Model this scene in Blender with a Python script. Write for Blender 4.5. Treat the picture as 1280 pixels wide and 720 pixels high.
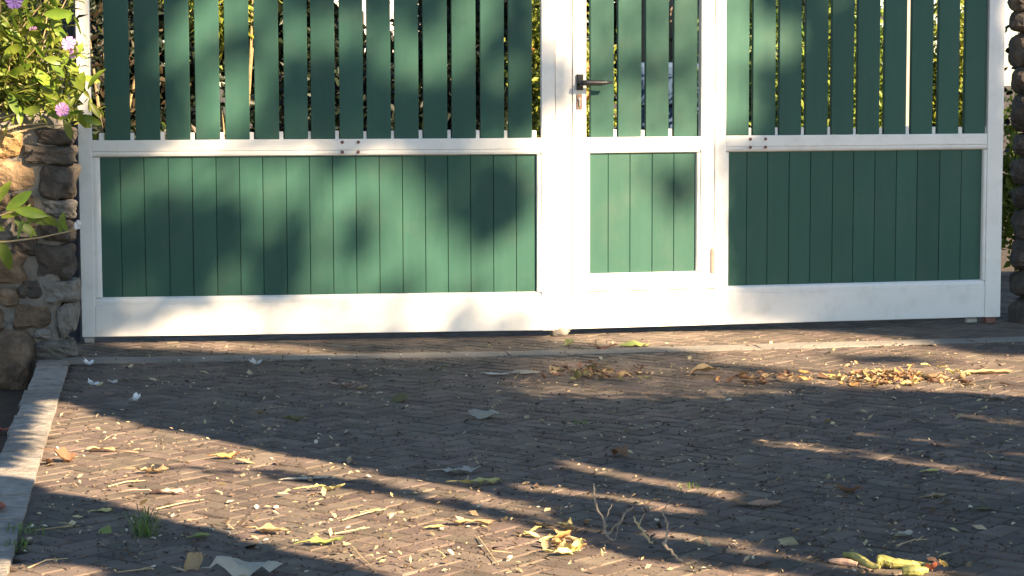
import bpy, bmesh, math, random
from mathutils import Vector, Matrix, noise
rnd = random.Random(7)
R = math.radians
scene = bpy.context.scene
for o in list(bpy.data.objects): bpy.data.objects.remove(o)

# ------------------------------------------------------------------ camera, sky, sun, exposure
CAM_H, FOC, PITCH, ROLL = 1.12, 2740.0, 0.0921871, -0.00305523
cam_d = bpy.data.cameras.new('camera'); cam = bpy.data.objects.new('camera', cam_d)
scene.collection.objects.link(cam); scene.camera = cam
cam_d.sensor_width = 36.0; cam_d.lens = FOC/1280*36.0
cam_d.clip_start = 0.05; cam_d.clip_end = 3000
cam.matrix_world = Matrix.Translation((0, 0, CAM_H)) @ Matrix.Rotation(math.pi/2-PITCH, 4, "X") @ Matrix.Rotation(ROLL, 4, "Z")

SUN_AZ, SUN_EL = R(46), R(30)          # sunlight travels away from the viewer and to the left
TO_SUN = Vector((math.cos(SUN_EL)*math.sin(SUN_AZ), -math.cos(SUN_EL)*math.cos(SUN_AZ), math.sin(SUN_EL)))
world = bpy.data.worlds.new('World'); scene.world = world; world.use_nodes = True
wn = world.node_tree; wn.nodes.clear()
sky = wn.nodes.new('ShaderNodeTexSky'); sky.sky_type = 'NISHITA'; sky.sun_disc = False
sky.sun_elevation = SUN_EL; sky.sun_rotation = math.atan2(TO_SUN.x, TO_SUN.y)
sky.air_density = 1.2; sky.dust_density = 0.1; sky.ozone_density = 2.5
bg = wn.nodes.new('ShaderNodeBackground'); bg.inputs['Strength'].default_value = 0.05
wo = wn.nodes.new('ShaderNodeOutputWorld')
wn.links.new(sky.outputs[0], bg.inputs[0]); wn.links.new(bg.outputs[0], wo.inputs[0])
sd = bpy.data.lights.new('sun', 'SUN'); sd.energy = 5.0; sd.angle = R(0.53); sd.color = (1.0, 0.77, 0.51)
sun = bpy.data.objects.new('sun', sd); scene.collection.objects.link(sun)
sun.rotation_euler = (-TO_SUN).to_track_quat('-Z', 'Y').to_euler()
vs = scene.view_settings
vs.view_transform = 'Standard'; vs.look = 'None'; vs.gamma = 1.0; vs.use_curve_mapping = False
vs.exposure = 2.34
scene.render.engine = 'CYCLES'
scene.render.resolution_x = 1024; scene.render.resolution_y = 576

# ------------------------------------------------------------------ helpers
COL = scene.collection
def ray(px, py):
    u, v = px-640, py-360
    cr, sr = math.cos(ROLL), math.sin(ROLL); u, v = u*cr+v*sr, -u*sr+v*cr
    c, s = math.cos(PITCH), math.sin(PITCH)
    return Vector((u, FOC*c-v*s, -FOC*s-v*c))
def g(px, py, z=0.0):                     # ground point seen at a photo position
    q = ray(px, py); t = (z-CAM_H)/q.z; return Vector((q.x*t, q.y*t, z))
def pl(px, py, Y):                        # point at depth Y seen at a photo position
    q = ray(px, py); q = q*(Y/q.y); return Vector((q.x, Y, q.z+CAM_H))
def to_px(P):
    x, y, z = P[0], P[1], P[2]-CAM_H
    c, s = math.cos(PITCH), math.sin(PITCH); d = y*c-z*s
    if d < .1: return (-9999, -9999, d)
    return (640+FOC*x/d, 360-FOC*(y*s+z*c)/d, d)

def tag(o, label=None, cat=None, group=None, kind=None):
    if label: o['label'] = label
    if cat: o['category'] = cat
    if group: o['group'] = group
    if kind: o['kind'] = kind
    return o
def empty(name, loc=(0,0,0), rz=0.0, label=None, cat=None, group=None):
    o = bpy.data.objects.new(name, None); COL.objects.link(o)
    o.location = loc; o.rotation_euler = (0,0,rz); o.empty_display_size = .1
    return tag(o, label, cat, group)
def link(name, me, parent=None, loc=None, rot=None, scale=None):
    o = bpy.data.objects.new(name, me); COL.objects.link(o)
    if parent: o.parent = parent
    if loc is not None: o.location = loc
    if rot is not None: o.rotation_euler = rot
    if scale is not None: o.scale = scale
    return o
class MB:
    def __init__(s): s.v = []; s.f = []
    def add(s, vs_, fs_):
        n = len(s.v); s.v += [tuple(p) for p in vs_]; s.f += [tuple(i+n for i in f) for f in fs_]
    def tube(s, pts, rads, n=6, caps=True):
        pts = [Vector(p) for p in pts]; base = len(s.v); up = Vector((.31,.17,.93)).normalized()
        for i, p in enumerate(pts):
            d = (pts[min(i+1,len(pts)-1)]-pts[max(i-1,0)]).normalized()
            a = d.cross(up)
            if a.length < .05: a = d.cross(Vector((1,0,0)))
            a.normalize(); b = d.cross(a)
            for k in range(n):
                t = 2*math.pi*k/n; s.v.append(tuple(p+(a*math.cos(t)+b*math.sin(t))*rads[i]))
        for i in range(len(pts)-1):
            for k in range(n):
                k2 = (k+1)%n; s.f.append((base+i*n+k, base+i*n+k2, base+(i+1)*n+k2, base+(i+1)*n+k))
        if caps:
            s.f.append(tuple(base+k for k in range(n))[::-1]); s.f.append(tuple(base+(len(pts)-1)*n+k for k in range(n)))
    def mesh(s, name, mat, smooth=False):
        me = bpy.data.meshes.new(name); me.from_pydata(s.v, [], s.f); me.update()
        if mat: me.materials.append(mat)
        if smooth: me.polygons.foreach_set('use_smooth', [True]*len(me.polygons))
        return me
    def build(s, name, mat, parent=None, smooth=False, **k):
        return link(name, s.mesh(name, mat, smooth), parent, **k)
def box_mesh(name, x0, x1, y0, y1, z0, z1, mat, bev=.002, seg=1):
    bm = bmesh.new()
    vs_ = [bm.verts.new((x,y,z)) for z in (z0,z1) for y in (y0,y1) for x in (x0,x1)]
    for f in ((0,2,3,1),(4,5,7,6),(0,1,5,4),(2,6,7,3),(0,4,6,2),(1,3,7,5)): bm.faces.new([vs_[i] for i in f])
    if bev > 0: bmesh.ops.bevel(bm, geom=list(bm.edges), offset=bev, segments=seg, affect='EDGES', profile=.6)
    bmesh.ops.recalc_face_normals(bm, faces=list(bm.faces))
    me = bpy.data.meshes.new(name); bm.to_mesh(me); bm.free()
    if mat: me.materials.append(mat)
    return me
def box(name, x0, x1, y0, y1, z0, z1, mat, parent=None, bev=.002, seg=1):
    # origin at the box centre so that it reads as an object of its own place
    c = Vector(((x0+x1)/2,(y0+y1)/2,(z0+z1)/2))
    me = box_mesh(name, x0-c.x, x1-c.x, y0-c.y, y1-c.y, z0-c.z, z1-c.z, mat, bev, seg)
    return link(name, me, parent, loc=c)

# ------------------------------------------------------------------ materials
def pbr(name, c1, c2=None, rough=.6, scale=6.0, bump=.0, bscale=60.0, rand=.0, island=False, spec=.4,
        transl=.0, stretch=(1,1,1), contrast=.0, dirt=None, dirt_scale=3.0, dirt_amt=.0, hue=.0):
    m = bpy.data.materials.new(name); m.use_nodes = True; nt = m.node_tree; N = nt.nodes; Lk = nt.links.new
    b = N['Principled BSDF']; out = N['Material Output']
    b.inputs['Roughness'].default_value = rough; b.inputs['Specular IOR Level'].default_value = spec
    tc = N.new('ShaderNodeTexCoord'); mp = N.new('ShaderNodeMapping'); mp.inputs['Scale'].default_value = stretch
    geo = N.new('ShaderNodeNewGeometry')
    Lk(geo.outputs['Position'], mp.inputs['Vector'])
    nz = N.new('ShaderNodeTexNoise'); nz.inputs['Scale'].default_value = scale; nz.inputs['Detail'].default_value = 5; nz.inputs['Roughness'].default_value = .6
    Lk(mp.outputs[0], nz.inputs['Vector'])
    rp = N.new('ShaderNodeMapRange'); rp.inputs['From Min'].default_value = .3+contrast; rp.inputs['From Max'].default_value = .7-contrast
    Lk(nz.outputs['Fac'], rp.inputs['Value'])
    mx = N.new('ShaderNodeMix'); mx.data_type = 'RGBA'
    mx.inputs['A'].default_value = (*c1, 1); mx.inputs['B'].default_value = (*(c2 or c1), 1)
    Lk(rp.outputs[0], mx.inputs['Factor']); col = mx.outputs['Result']
    if dirt:
        dn = N.new('ShaderNodeTexNoise'); dn.inputs['Scale'].default_value = dirt_scale; dn.inputs['Detail'].default_value = 8; dn.inputs['Roughness'].default_value = .65
        Lk(geo.outputs['Position'], dn.inputs['Vector'])
        dr = N.new('ShaderNodeMapRange'); dr.inputs['From Min'].default_value = .5; dr.inputs['From Max'].default_value = .75; dr.inputs['To Max'].default_value = dirt_amt
        Lk(dn.outputs['Fac'], dr.inputs['Value'])
        dm = N.new('ShaderNodeMix'); dm.data_type = 'RGBA'; dm.inputs['B'].default_value = (*dirt, 1)
        Lk(dr.outputs[0], dm.inputs['Factor']); Lk(col, dm.inputs['A']); col = dm.outputs['Result']
    if rand > 0:
        hs = N.new('ShaderNodeHueSaturation')
        if island: src = geo.outputs['Random Per Island']
        else:
            oi = N.new('ShaderNodeObjectInfo'); src = oi.outputs['Random']
        rr = N.new('ShaderNodeMapRange'); rr.inputs['To Min'].default_value = 1-rand; rr.inputs['To Max'].default_value = 1+rand
        Lk(src, rr.inputs['Value']); Lk(rr.outputs[0], hs.inputs['Value'])
        if hue > 0:
            wh = N.new('ShaderNodeTexWhiteNoise'); wh.noise_dimensions = '1D'; Lk(src, wh.inputs['W'])
            hr = N.new('ShaderNodeMapRange'); hr.inputs['To Min'].default_value = .5-hue; hr.inputs['To Max'].default_value = .5+hue
            Lk(wh.outputs['Value'], hr.inputs['Value']); Lk(hr.outputs[0], hs.inputs['Hue'])
        Lk(col, hs.inputs['Color']); col = hs.outputs['Color']
    Lk(col, b.inputs['Base Color'])
    if bump > 0:
        bn = N.new('ShaderNodeTexNoise'); bn.inputs['Scale'].default_value = bscale; bn.inputs['Detail'].default_value = 6
        Lk(mp.outputs[0], bn.inputs['Vector'])
        bp = N.new('ShaderNodeBump'); bp.inputs['Strength'].default_value = bump; bp.inputs['Distance'].default_value = .01
        Lk(bn.outputs['Fac'], bp.inputs['Height']); Lk(bp.outputs[0], b.inputs['Normal'])
    if transl > 0:
        tr = N.new('ShaderNodeBsdfTranslucent'); Lk(col, tr.inputs['Color'])
        ms = N.new('ShaderNodeMixShader'); ms.inputs[0].default_value = transl
        Lk(b.outputs[0], ms.inputs[1]); Lk(tr.outputs[0], ms.inputs[2]); Lk(ms.outputs[0], out.inputs['Surface'])
    return m
M = {}
M['green']  = pbr('green_paint', (.028,.085,.064), (.034,.096,.072), .5, 3, .05, 30, rand=.10, stretch=(8,8,1), dirt=(.075,.112,.088), dirt_scale=5, dirt_amt=.4, spec=.22)
M['white']  = pbr('white_paint', (.74,.72,.68), (.80,.775,.73), .38, 4, .04, 25, rand=.02, dirt=(.46,.42,.36), dirt_scale=9, dirt_amt=.36)
M['back']   = pbr('panel_backing', (.012,.03,.024), None, .7)
M['black']  = pbr('black_handle_metal', (.018,.018,.02), (.03,.03,.032), .35, 20)
M['brass']  = pbr('weathered_brass', (.30,.20,.13), (.22,.12,.08), .45, 40)
M['rust']   = pbr('rusty_screw', (.22,.09,.06), (.14,.06,.05), .6, 60)
M['hinge']  = pbr('hinge_brown', (.42,.24,.20), (.32,.18,.15), .55, 30)
M['steel']  = pbr('dull_steel', (.45,.44,.42), (.25,.24,.22), .4, 40)
M['paver']  = pbr('clay_paver', (.082,.061,.048), (.150,.114,.087), .85, 14, .3, 120, rand=.28, hue=.016, dirt=(.055,.05,.045), dirt_scale=2.2, dirt_amt=.7)
M['paver_s']= pbr('clay_paver_far', (.082,.061,.048), (.150,.114,.087), .85, 14, .3, 120, rand=.28, hue=.016, island=True, dirt=(.055,.05,.045), dirt_scale=2.2, dirt_amt=.7)
M['joint']  = pbr('joint_sand', (.028,.024,.02), (.06,.05,.038), .95, 25, .5, 120)
M['soil']   = pbr('soil', (.028,.02,.014), (.055,.04,.026), .95, 8, .8, 30)
M['kerb']   = pbr('kerb_stone', (.17,.152,.13), (.29,.258,.22), .88, 22, 1, 45, rand=.22, dirt=(.075,.068,.06), dirt_scale=12, dirt_amt=.95)
M['band']   = pbr('concrete_band', (.17,.152,.13), (.25,.226,.195), .85, 8, .5, 50, rand=.08, dirt=(.08,.07,.06), dirt_scale=4, dirt_amt=.95)
M['mortar'] = pbr('mortar', (.12,.108,.092), (.20,.18,.155), .95, 14, .9, 45)
def stone_mat(n, c, c2): return pbr(n, c, c2, .9, 16, 1.0, 55, rand=.2, contrast=.1, dirt=(.05,.042,.034), dirt_scale=22, dirt_amt=.8)
M['st_tan']  = stone_mat('stone_tan', (.21,.135,.075), (.30,.20,.115))
M['st_brown']= stone_mat('stone_brown', (.11,.075,.048), (.19,.13,.085))
M['st_dark'] = stone_mat('stone_dark', (.05,.042,.035), (.09,.072,.058))
M['st_grey'] = stone_mat('stone_grey', (.13,.12,.105), (.20,.18,.155))
M['st_ochre']= stone_mat('stone_ochre', (.34,.20,.08), (.42,.27,.12))
def leafmat(n, c, c2, tr=.35, rand=.35, rough=.5): return pbr(n, c, c2, rough, 20, 0, rand=rand, island=True, transl=tr, hue=.02)
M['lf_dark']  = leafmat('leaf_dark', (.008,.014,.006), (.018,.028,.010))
M['lf_mid']   = leafmat('leaf_mid', (.05,.09,.02), (.09,.14,.03))
M['lf_yel']   = leafmat('leaf_yellow_green', (.13,.165,.02), (.24,.26,.035))
M['lf_lime']  = leafmat('leaf_lime', (.13,.20,.025), (.22,.28,.05))
M['lf_brown'] = leafmat('leaf_brown_twiggy', (.035,.024,.012), (.07,.05,.024))
M['lf_vine']  = pbr('vine_leaf', (.12,.20,.02), (.24,.30,.04), .4, 14, 0, rand=.35, transl=.4, hue=.02)
M['lf_vine_s']= leafmat('vine_leaf_small', (.10,.15,.02), (.24,.26,.05), .4)
M['stem']   = pbr('stem_bark', (.16,.12,.06), (.28,.21,.10), .8, 30, .4, 60)
M['straw']  = pbr('straw', (.34,.25,.13), (.50,.38,.21), .8, 30, .2, 60, rand=.2)
M['twig']   = pbr('grey_twig', (.20,.165,.125), (.36,.30,.23), .85, 40, .5, 80)
M['bark']   = pbr('tree_bark', (.10,.075,.05), (.17,.13,.09), .9, 8, 1, 25)
M['lilac']  = pbr('lilac_petal', (.62,.30,.66), (.72,.42,.74), .5, 20, transl=.3)
M['purple'] = pbr('purple_petal', (.20,.12,.42), (.28,.18,.52), .5, 20, transl=.3)
M['petalw'] = pbr('white_petal', (.74,.74,.76), (.80,.80,.80), .5, 20, transl=.3)
M['orange_f']= pbr('orange_flower', (.75,.20,.06), (.80,.30,.10), .5, 20, transl=.3)
M['housew'] = pbr('pale_render', (.68,.60,.54), (.74,.66,.60), .9, 2, .2, 30)
M['postw']  = pbr('white_post', (.30,.28,.24), (.36,.34,.30), .7, 4, .1, 30)
M['roof']   = pbr('roof_brown', (.20,.11,.07), (.26,.15,.09), .9, 4, .5, 20)
M['blue']   = pbr('blue_paint', (.035,.065,.12), (.05,.085,.15), .4, 3)
M['slate']  = pbr('slate_steel', (.045,.055,.075), (.06,.07,.09), .5, 20)
M['grass']  = leafmat('grass_blade', (.08,.14,.03), (.14,.20,.05))
M['stalkg'] = pbr('green_stalk', (.19,.20,.045), (.34,.32,.11), .6, 22, .6, 60, dirt=(.22,.15,.07), dirt_scale=18, dirt_amt=.95)
def dry(n, c, c2, rand=.18): return pbr(n, c, c2, .75, 30, .4, 50, rand=rand, transl=.18, dirt=(.10,.07,.045), dirt_scale=30, dirt_amt=.4)
M['d_tan'] = dry('dry_leaf_tan', (.38,.25,.13), (.50,.36,.20)); M['d_pink'] = dry('dry_leaf_pinkish', (.42,.27,.19), (.52,.36,.27))
M['d_brown'] = dry('dry_leaf_brown', (.16,.08,.045), (.24,.13,.07)); M['d_grey'] = dry('dry_leaf_grey', (.33,.30,.235), (.46,.42,.34))
M['d_olive'] = dry('dry_leaf_olive', (.13,.12,.05), (.20,.18,.08)); M['d_yel'] = dry('dry_leaf_yellow', (.58,.48,.14), (.66,.58,.26))
M['d_orange'] = dry('dry_leaf_orange', (.52,.24,.08), (.64,.36,.13), .3); M['d_red'] = dry('dry_leaf_red', (.42,.10,.06), (.52,.16,.08))
M['d_pale'] = dry('dry_leaf_pale', (.46,.42,.34), (.58,.53,.44)); M['d_green'] = dry('fresh_leaf_green', (.20,.26,.06), (.28,.32,.10))
M['flake']  = pbr('petal_flake', (.58,.50,.33), (.74,.67,.50), .7, 30, rand=.3, island=True, transl=.2, hue=.02)
M['d_brown_s'] = pbr('dark_grit', (.045,.03,.02), (.09,.06,.04), .85, 30, rand=.4, island=True)
M['crumb']  = pbr('litter_crumb', (.24,.17,.09), (.50,.39,.23), .8, 30, rand=.4, island=True, hue=.02)

# ------------------------------------------------------------------ ground, soil, driveway with herringbone pavers
def struct(name, mb, mat): return tag(mb.build(name, mat), kind='structure')
mb = MB(); n = 24; ext = 1500.0
def gz(x, y):
    if -3.2 < x < 3.6 and 2 < y < 14: return -.12
    return -.12 + .03*noise.noise((x*.3, y*.3, 0))
xs = [-ext,-300,-80,-30,-14,-8,-5,-3.2,-2,-1,0,1,2,3.6,6,9,15,30,80,300,ext]
ys = [-ext,-300,-80,-30,-12,-5,0,2,4,6,8,10,12,14,17,21,27,36,60,120,300,ext]
for y in ys:
    for x in xs: mb.v.append((x,y,gz(x,y)))
nx = len(xs)
for j in range(len(ys)-1):
    for i in range(nx-1): mb.f.append((j*nx+i, j*nx+i+1, (j+1)*nx+i+1, (j+1)*nx+i))
struct('ground', mb, M['soil'])

K0, K1 = Vector((-1.776, 8.699)), Vector((-1.191, 5.13))           # inner edge of the kerb
kd = (K0-K1).normalized(); kn = Vector((-kd.y, kd.x))              # kn points left, to the bed
if kn.x > 0: kn = -kn
Kfar, Knear = K0+kd*.16, K1-kd*3.2
mb = MB()
P = [(Knear.x-.06, Knear.y), (6.5, Knear.y), (6.5, 13.2), (-2.4, 13.2), (-2.4, 9.3), (Kfar.x-.06, Kfar.y)]
mb.v = [(x,y,-.009) for x,y in P] + [(x,y,-.14) for x,y in P]
k = len(P); mb.f = [tuple(range(k)), tuple(range(2*k-1, k-1, -1))] + [(i, i+k, (i+1)%k+k, (i+1)%k) for i in range(k)]
drive = struct('driveway', mb, M['joint'])

LB, WB, GAP = .146, .073, .0034
def paver_mesh(name, seed, lx, ly, mat):
    r_ = random.Random(seed); bm = bmesh.new(); hx, hy = (lx-GAP)/2, (ly-GAP)/2; c = .0035
    def ring(ax, ay, z, j): return [bm.verts.new((sx*ax+r_.uniform(-j,j), sy*ay+r_.uniform(-j,j), z)) for sx, sy in ((-1,-1),(1,-1),(1,1),(-1,1))]
    a = ring(hx, hy, -.05, 0); b_ = ring(hx, hy, -.005, .0012); t = ring(hx-c, hy-c, 0, .0016)
    for v in t: v.co.z += r_.uniform(-.0012,.0012)
    for p, q in ((a,b_),(b_,t)):
        for i in range(4): bm.faces.new((p[i],p[(i+1)%4],q[(i+1)%4],q[i]))
    bm.faces.new(t); me = bpy.data.meshes.new(name); bm.to_mesh(me); bm.free(); me.materials.append(mat); return me
variants = [paver_mesh('paver', s, LB, WB, M['paver']) for s in range(6)]
ang0 = R(5.96+45); ca, sa = math.cos(ang0), math.sin(ang0)
spots = []
for i in range(-130, 131):
    for j in range(-72, 73):
        ox, oy = i+2*j, i-2*j
        for (cx, cy, rot) in ((ox+1, oy+.5, 0), (ox+.5, oy+2, math.pi/2)):
            X, Y = cx*WB, cy*WB; x, y = X*ca-Y*sa, X*sa+Y*ca+7.0
            if y < 2.4 or y > 13 or x > 6.2: continue
            side = (Vector((x,y))-K1).dot(kn)
            if y < 9 and side > .03: continue
            if y >= 9 and x < -2.25: continue
            spots.append((x, y, rot+ang0))
def sz(s):
    px, py, d = to_px((s[0], s[1], 0))
    ok = -25 < px < 1305 and py < 738
    return (-1 if not ok else 1/d**3)
spots.sort(key=lambda s: -sz(s))
rest = MB()
for q, (x, y, a) in enumerate(spots):
    z = .004*noise.noise((x*1.1, y*1.1, 3)) + rnd.uniform(-.0012,.0012)
    tx, ty = rnd.gauss(0,.006), rnd.gauss(0,.006); a += rnd.gauss(0,.010)
    if q < 300:
        link('paver', rnd.choice(variants), drive, loc=(x,y,z), rot=(tx,ty,a))
    else:
        me = rnd.choice(variants); mtx = Matrix.Translation((x,y,z)) @ Matrix.Rotation(a,4,'Z') @ Matrix.Rotation(tx,4,'X') @ Matrix.Rotation(ty,4,'Y')
        rest.add([mtx @ v.co for v in me.vertices], [tuple(p.vertices) for p in me.polygons])
tag(rest.build('distant_paving', M['paver_s'], drive), kind='stuff')

# concrete band across the drive, following the two gate leaves
def slab(name, pts4, z0, z1, mat, parent, seed, j=.004, sub=5):
    r_ = random.Random(seed); A, B, C_, D = [Vector(p) for p in pts4]; m_ = MB(); w = 3
    for layer, zz in ((0,z1),(1,z0)):
        for i in range(sub+1):
            for k_ in range(w+1):
                s_, t_ = i/sub, k_/w
                p = (A*(1-s_)+B*s_)*(1-t_)+(D*(1-s_)+C_*s_)*t_
                edge = k_ in (0,w) or i in (0,sub)
                jj = j if layer == 0 else 0
                m_.v.append((p.x+r_.uniform(-jj,jj), p.y+r_.uniform(-jj,jj), zz-(.004 if edge and layer==0 else 0)+r_.uniform(-jj,jj)*.5))
    nn = (sub+1)*(w+1); ww = w+1
    for i in range(sub):
        for k_ in range(w):
            q = (i*ww+k_, (i+1)*ww+k_, (i+1)*ww+k_+1, i*ww+k_+1); m_.f.append(q)
    per = [i*ww for i in range(sub+1)]+[sub*ww+k_ for k_ in range(1,ww)]+[i*ww+w for i in range(sub-1,-1,-1)]+[k_ for k_ in range(w-1,0,-1)]
    for a_, b_ in zip(per, per[1:]+per[:1]): m_.f.append((a_, a_+nn, b_+nn, b_))
    o = m_.build(name, mat, parent); bm = bmesh.new(); bm.from_mesh(o.data); bmesh.ops.recalc_face_normals(bm, faces=list(bm.faces)); bm.to_mesh(o.data); bm.free()
    return o
band = tag(empty('concrete_band', (0,9.1,0)), kind='structure')
Bp = [Vector((-1.86,8.92)), Vector((-.95,9.01)), Vector((-.02,9.105)), Vector((.22,9.14)), Vector((1.05,9.325)), Vector((2.0,9.53)), Vector((3.4,9.85))]
for i in range(len(Bp)-1):
    a, b_ = Bp[i], Bp[i+1]; d = (b_-a).normalized(); nn = Vector((-d.y, d.x))*.085; a = a+d*.004; b_ = b_-d*.004
    o = slab('band_slab', [a-nn, b_-nn, b_+nn, a+nn], -.08, .0075, M['band'], band, i); o.location = (0,-9.1,0)
# kerb of rough stones along the bed
kerb = tag(empty('kerb', (K1.x, K1.y, 0)), kind='structure')
s = 0.0; Ltot = (Kfar-Knear).length; q = 0
while s < Ltot-.1:
    l = rnd.uniform(.24,.42); l = min(l, Ltot-s); a = Knear+kd*(s+.006); b_ = Knear+kd*(s+l-.006); wv = kn*rnd.uniform(.118,.135)
    o = slab('kerb_stone', [a, b_, b_+wv, a+wv], -.13, .016+rnd.uniform(-.003,.003), M['kerb'], kerb, 50+q, .0025, 3); o.location = (-K1.x,-K1.y,0); s += l; q += 1

# ------------------------------------------------------------------ gate leaves and wicket door
TOP = 1.90
def bead(name, x0, x1, z0, z1, side, parent, mat):   # quadrant bead round a panel, its lip falling towards the boards
    m_ = MB(); a, b_ = .004, .021
    if side in 'tb':
        zi, zo = (z0, z1) if side == 't' else (z1, z0)
        prof = [(zo, a), (zi*.45+zo*.55, a), (zi*.8+zo*.2, a+.003), (zi, b_-.004), (zi, .030), (zo, .030)]
        for x in (x0, x1): m_.v += [(x, w, z) for z, w in prof]
    else:
        xi, xo = (x1, x0) if side == 'l' else (x0, x1)
        prof = [(xo, a), (xi*.45+xo*.55, a), (xi*.8+xo*.2, a+.003), (xi, b_-.004), (xi, .030), (xo, .030)]
        for z in (z0, z1): m_.v += [(x, w, z) for x, w in prof]
    k_ = 6; m_.f = [tuple(range(k_)), tuple(range(2*k_-1,k_-1,-1))]+[(i,(i+1)%k_,(i+1)%k_+k_,i+k_) for i in range(k_)]
    o = m_.build(name, mat, parent); bm = bmesh.new(); bm.from_mesh(o.data); bmesh.ops.recalc_face_normals(bm, faces=list(bm.faces)); bm.to_mesh(o.data); bm.free(); return o
def slats(lst, z0, z1, parent):
    for a, b_ in lst:
        o = box('slat', a-.001, b_+.005, .013, .041, z0+rnd.uniform(-.001,.001), z1, M['green'], parent, .0025, 2); o.rotation_euler = (0, rnd.uniform(-.0012,.0012), 0)
def spacers(lst, z0, parent):
    for (a, b_), (c, d) in zip(lst, lst[1:]):
        m_ = (b_+c)/2-.003; w = .0115
        box('spacer', m_-w, m_+w, .018+rnd.uniform(0,.004), .038, z0-.004, z0+rnd.uniform(.030,.038), M['white'], parent, .004, 2)
def boards(edges, z0, z1, parent):
    box('panel_back', edges[0]-.008, edges[-1]+.008, .0325, .040, z0-.008, z1+.008, M['back'], parent, 0)
    for a, b_ in zip(edges, edges[1:]):
        g_ = .0010
        o = box('board', a+g_, b_-g_, .021+rnd.uniform(-.0008,.0008), .032, z0-.006, z1+.006, M['green'], parent, .0016, 1)
def frame_panel(edges, x0, x1, zb0, zb1, zt0, zt1, parent):
    # beads: bottom, top, left, right of one boarded panel
    bead('bead', x0, x1, zb0, zb1, 'b', parent, M['white']); bead('bead', x0, x1, zt0, zt1, 't', parent, M['white'])
    bead('bead', x0, edges[0], zb1+.0005, zt0-.0005, 'l', parent, M['white']); bead('bead', edges[-1], x1, zb1+.0005, zt0-.0005, 'r', parent, M['white'])
def screws(lst, parent):
    for u, z in lst:
        m_ = MB(); n_ = 10
        for w, r_ in ((0,.0072),(-.002,.0068),(-.0035,.0045),(-.004,.0)): m_.v += [(r_*math.cos(2*math.pi*i/n_), w, r_*math.sin(2*math.pi*i/n_)) for i in range(n_)]
        for l_ in range(3): m_.f += [(l_*n_+i, l_*n_+(i+1)%n_, (l_+1)*n_+(i+1)%n_, (l_+1)*n_+i) for i in range(n_)]
        m_.build('screw', M['rust'], parent, smooth=True, loc=(u,-.0005,z))

gl = empty('gate_leaf', (-1.8797, 9.5081, 0), R(5.957), 'wide left gate leaf, green slats over green boards in a white frame', 'gate', 'driveway gate leaves')
W = M['white']
box('stile', .003, .0605, 0, .05, .0305, TOP, W, gl, .003, 2); box('stile', 2.0235, 2.083, 0, .05, .0305, TOP, W, gl, .003, 2)
box('rail', .061, 2.023, .0015, .048, .839, .888, W, gl, .003, 2)
box('rail', .061, 2.023, .0015, .048, .0315, .1695, W, gl, .003, 2)
box('rail', .061, 2.023, .0015, .048, 1.82, TOP-.001, W, gl, .003, 2)
LS = [(.1201,.2205),(.2498,.350),(.3804,.4795),(.5095,.6085),(.6379,.737),(.7657,.865),(.893,.990),(1.0105,1.109),(1.1350,1.2325),(1.2545,1.3535),(1.3765,1.4756),(1.502,1.602),(1.6279,1.7282),(1.7549,1.8539),(1.8787,1.978)]
slats(LS, .8885, 1.825, gl); spacers([(.04,.0900)]+LS+[(2.0115,2.05)], .8885, gl)
LE = [.0928,.1778,.2808,.3852,.4887,.5921,.6936,.7947,.897,.9986,1.1003,1.2023,1.3045,1.4069,1.5078,1.6074,1.7084,1.8103,1.9117,2.0011]
boards(LE, .203, .814, gl); frame_panel(LE, .061, 2.023, .170, .203, .814, .8385, gl)
screws([(1.144,.874),(1.144,.831),(1.214,.874),(1.214,.831)], gl)
# roller under the hinge stile
m_ = MB(); m_.tube([(.012,.022,.0165),(.052,.022,.0165)], [.0165,.0165], 14); m_.build('roller', M['steel'], gl)

gr = empty('gate_leaf', (.27195, 9.7661, 0), R(13.112), 'right gate leaf that holds the narrow wicket door and ten slats', 'gate', 'driveway gate leaves')
box('stile', -.0785, -.003, .0, .05, .0305, TOP, W, gr, .003, 2)
box('stile', .665, .7165, .0, .05, .1955, TOP-.085, W, gr, .003, 2)
box('stile', 1.9955, 2.0745, .0, .05, .0305, TOP, W, gr, .003, 2)
box('rail', -.0025, 1.995, .0015, .048, .0315, .1735, W, gr, .003, 2)
box('sill', -.0025, .7165, .0015, .048, .174, .1945, W, gr, .002, 2)
box('rail', .717, 1.995, .0015, .048, .840, .8905, W, gr, .003, 2)
box('rail', -.0025, 1.995, .0015, .048, 1.82, TOP-.001, W, gr, .003, 2)
RS = [(.7225,.8242),(.8491,.9502),(.9752,1.0751),(1.1021,1.2033),(1.2285,1.3296),(1.3541,1.4557),(1.4859,1.5873),(1.6189,1.7186),(1.7523,1.849),(1.8849,1.983)]
slats(RS, .891, 1.825, gr); spacers(RS+[(2.0115,2.03)], .891, gr)
RE = [.7357,.8237,.9236,1.0277,1.1313,1.2392,1.3413,1.4455,1.5522,1.6554,1.7671,1.8753,1.978]
boards(RE, .207, .816, gr); frame_panel(RE, .717, 1.995, .174, .207, .816, .8395, gr)
screws([(.833,.874),(.833,.837),(.905,.874),(.905,.837)], gr)
box('foot_block', 2.005, 2.055, .008, .045, .001, .030, M['rust'], gr, .004, 2)
m_ = MB(); m_.tube([(1.915,.03,.014),(1.965,.03,.014)], [.013,.013], 12); m_.build('roller', M['steel'], gr)

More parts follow.
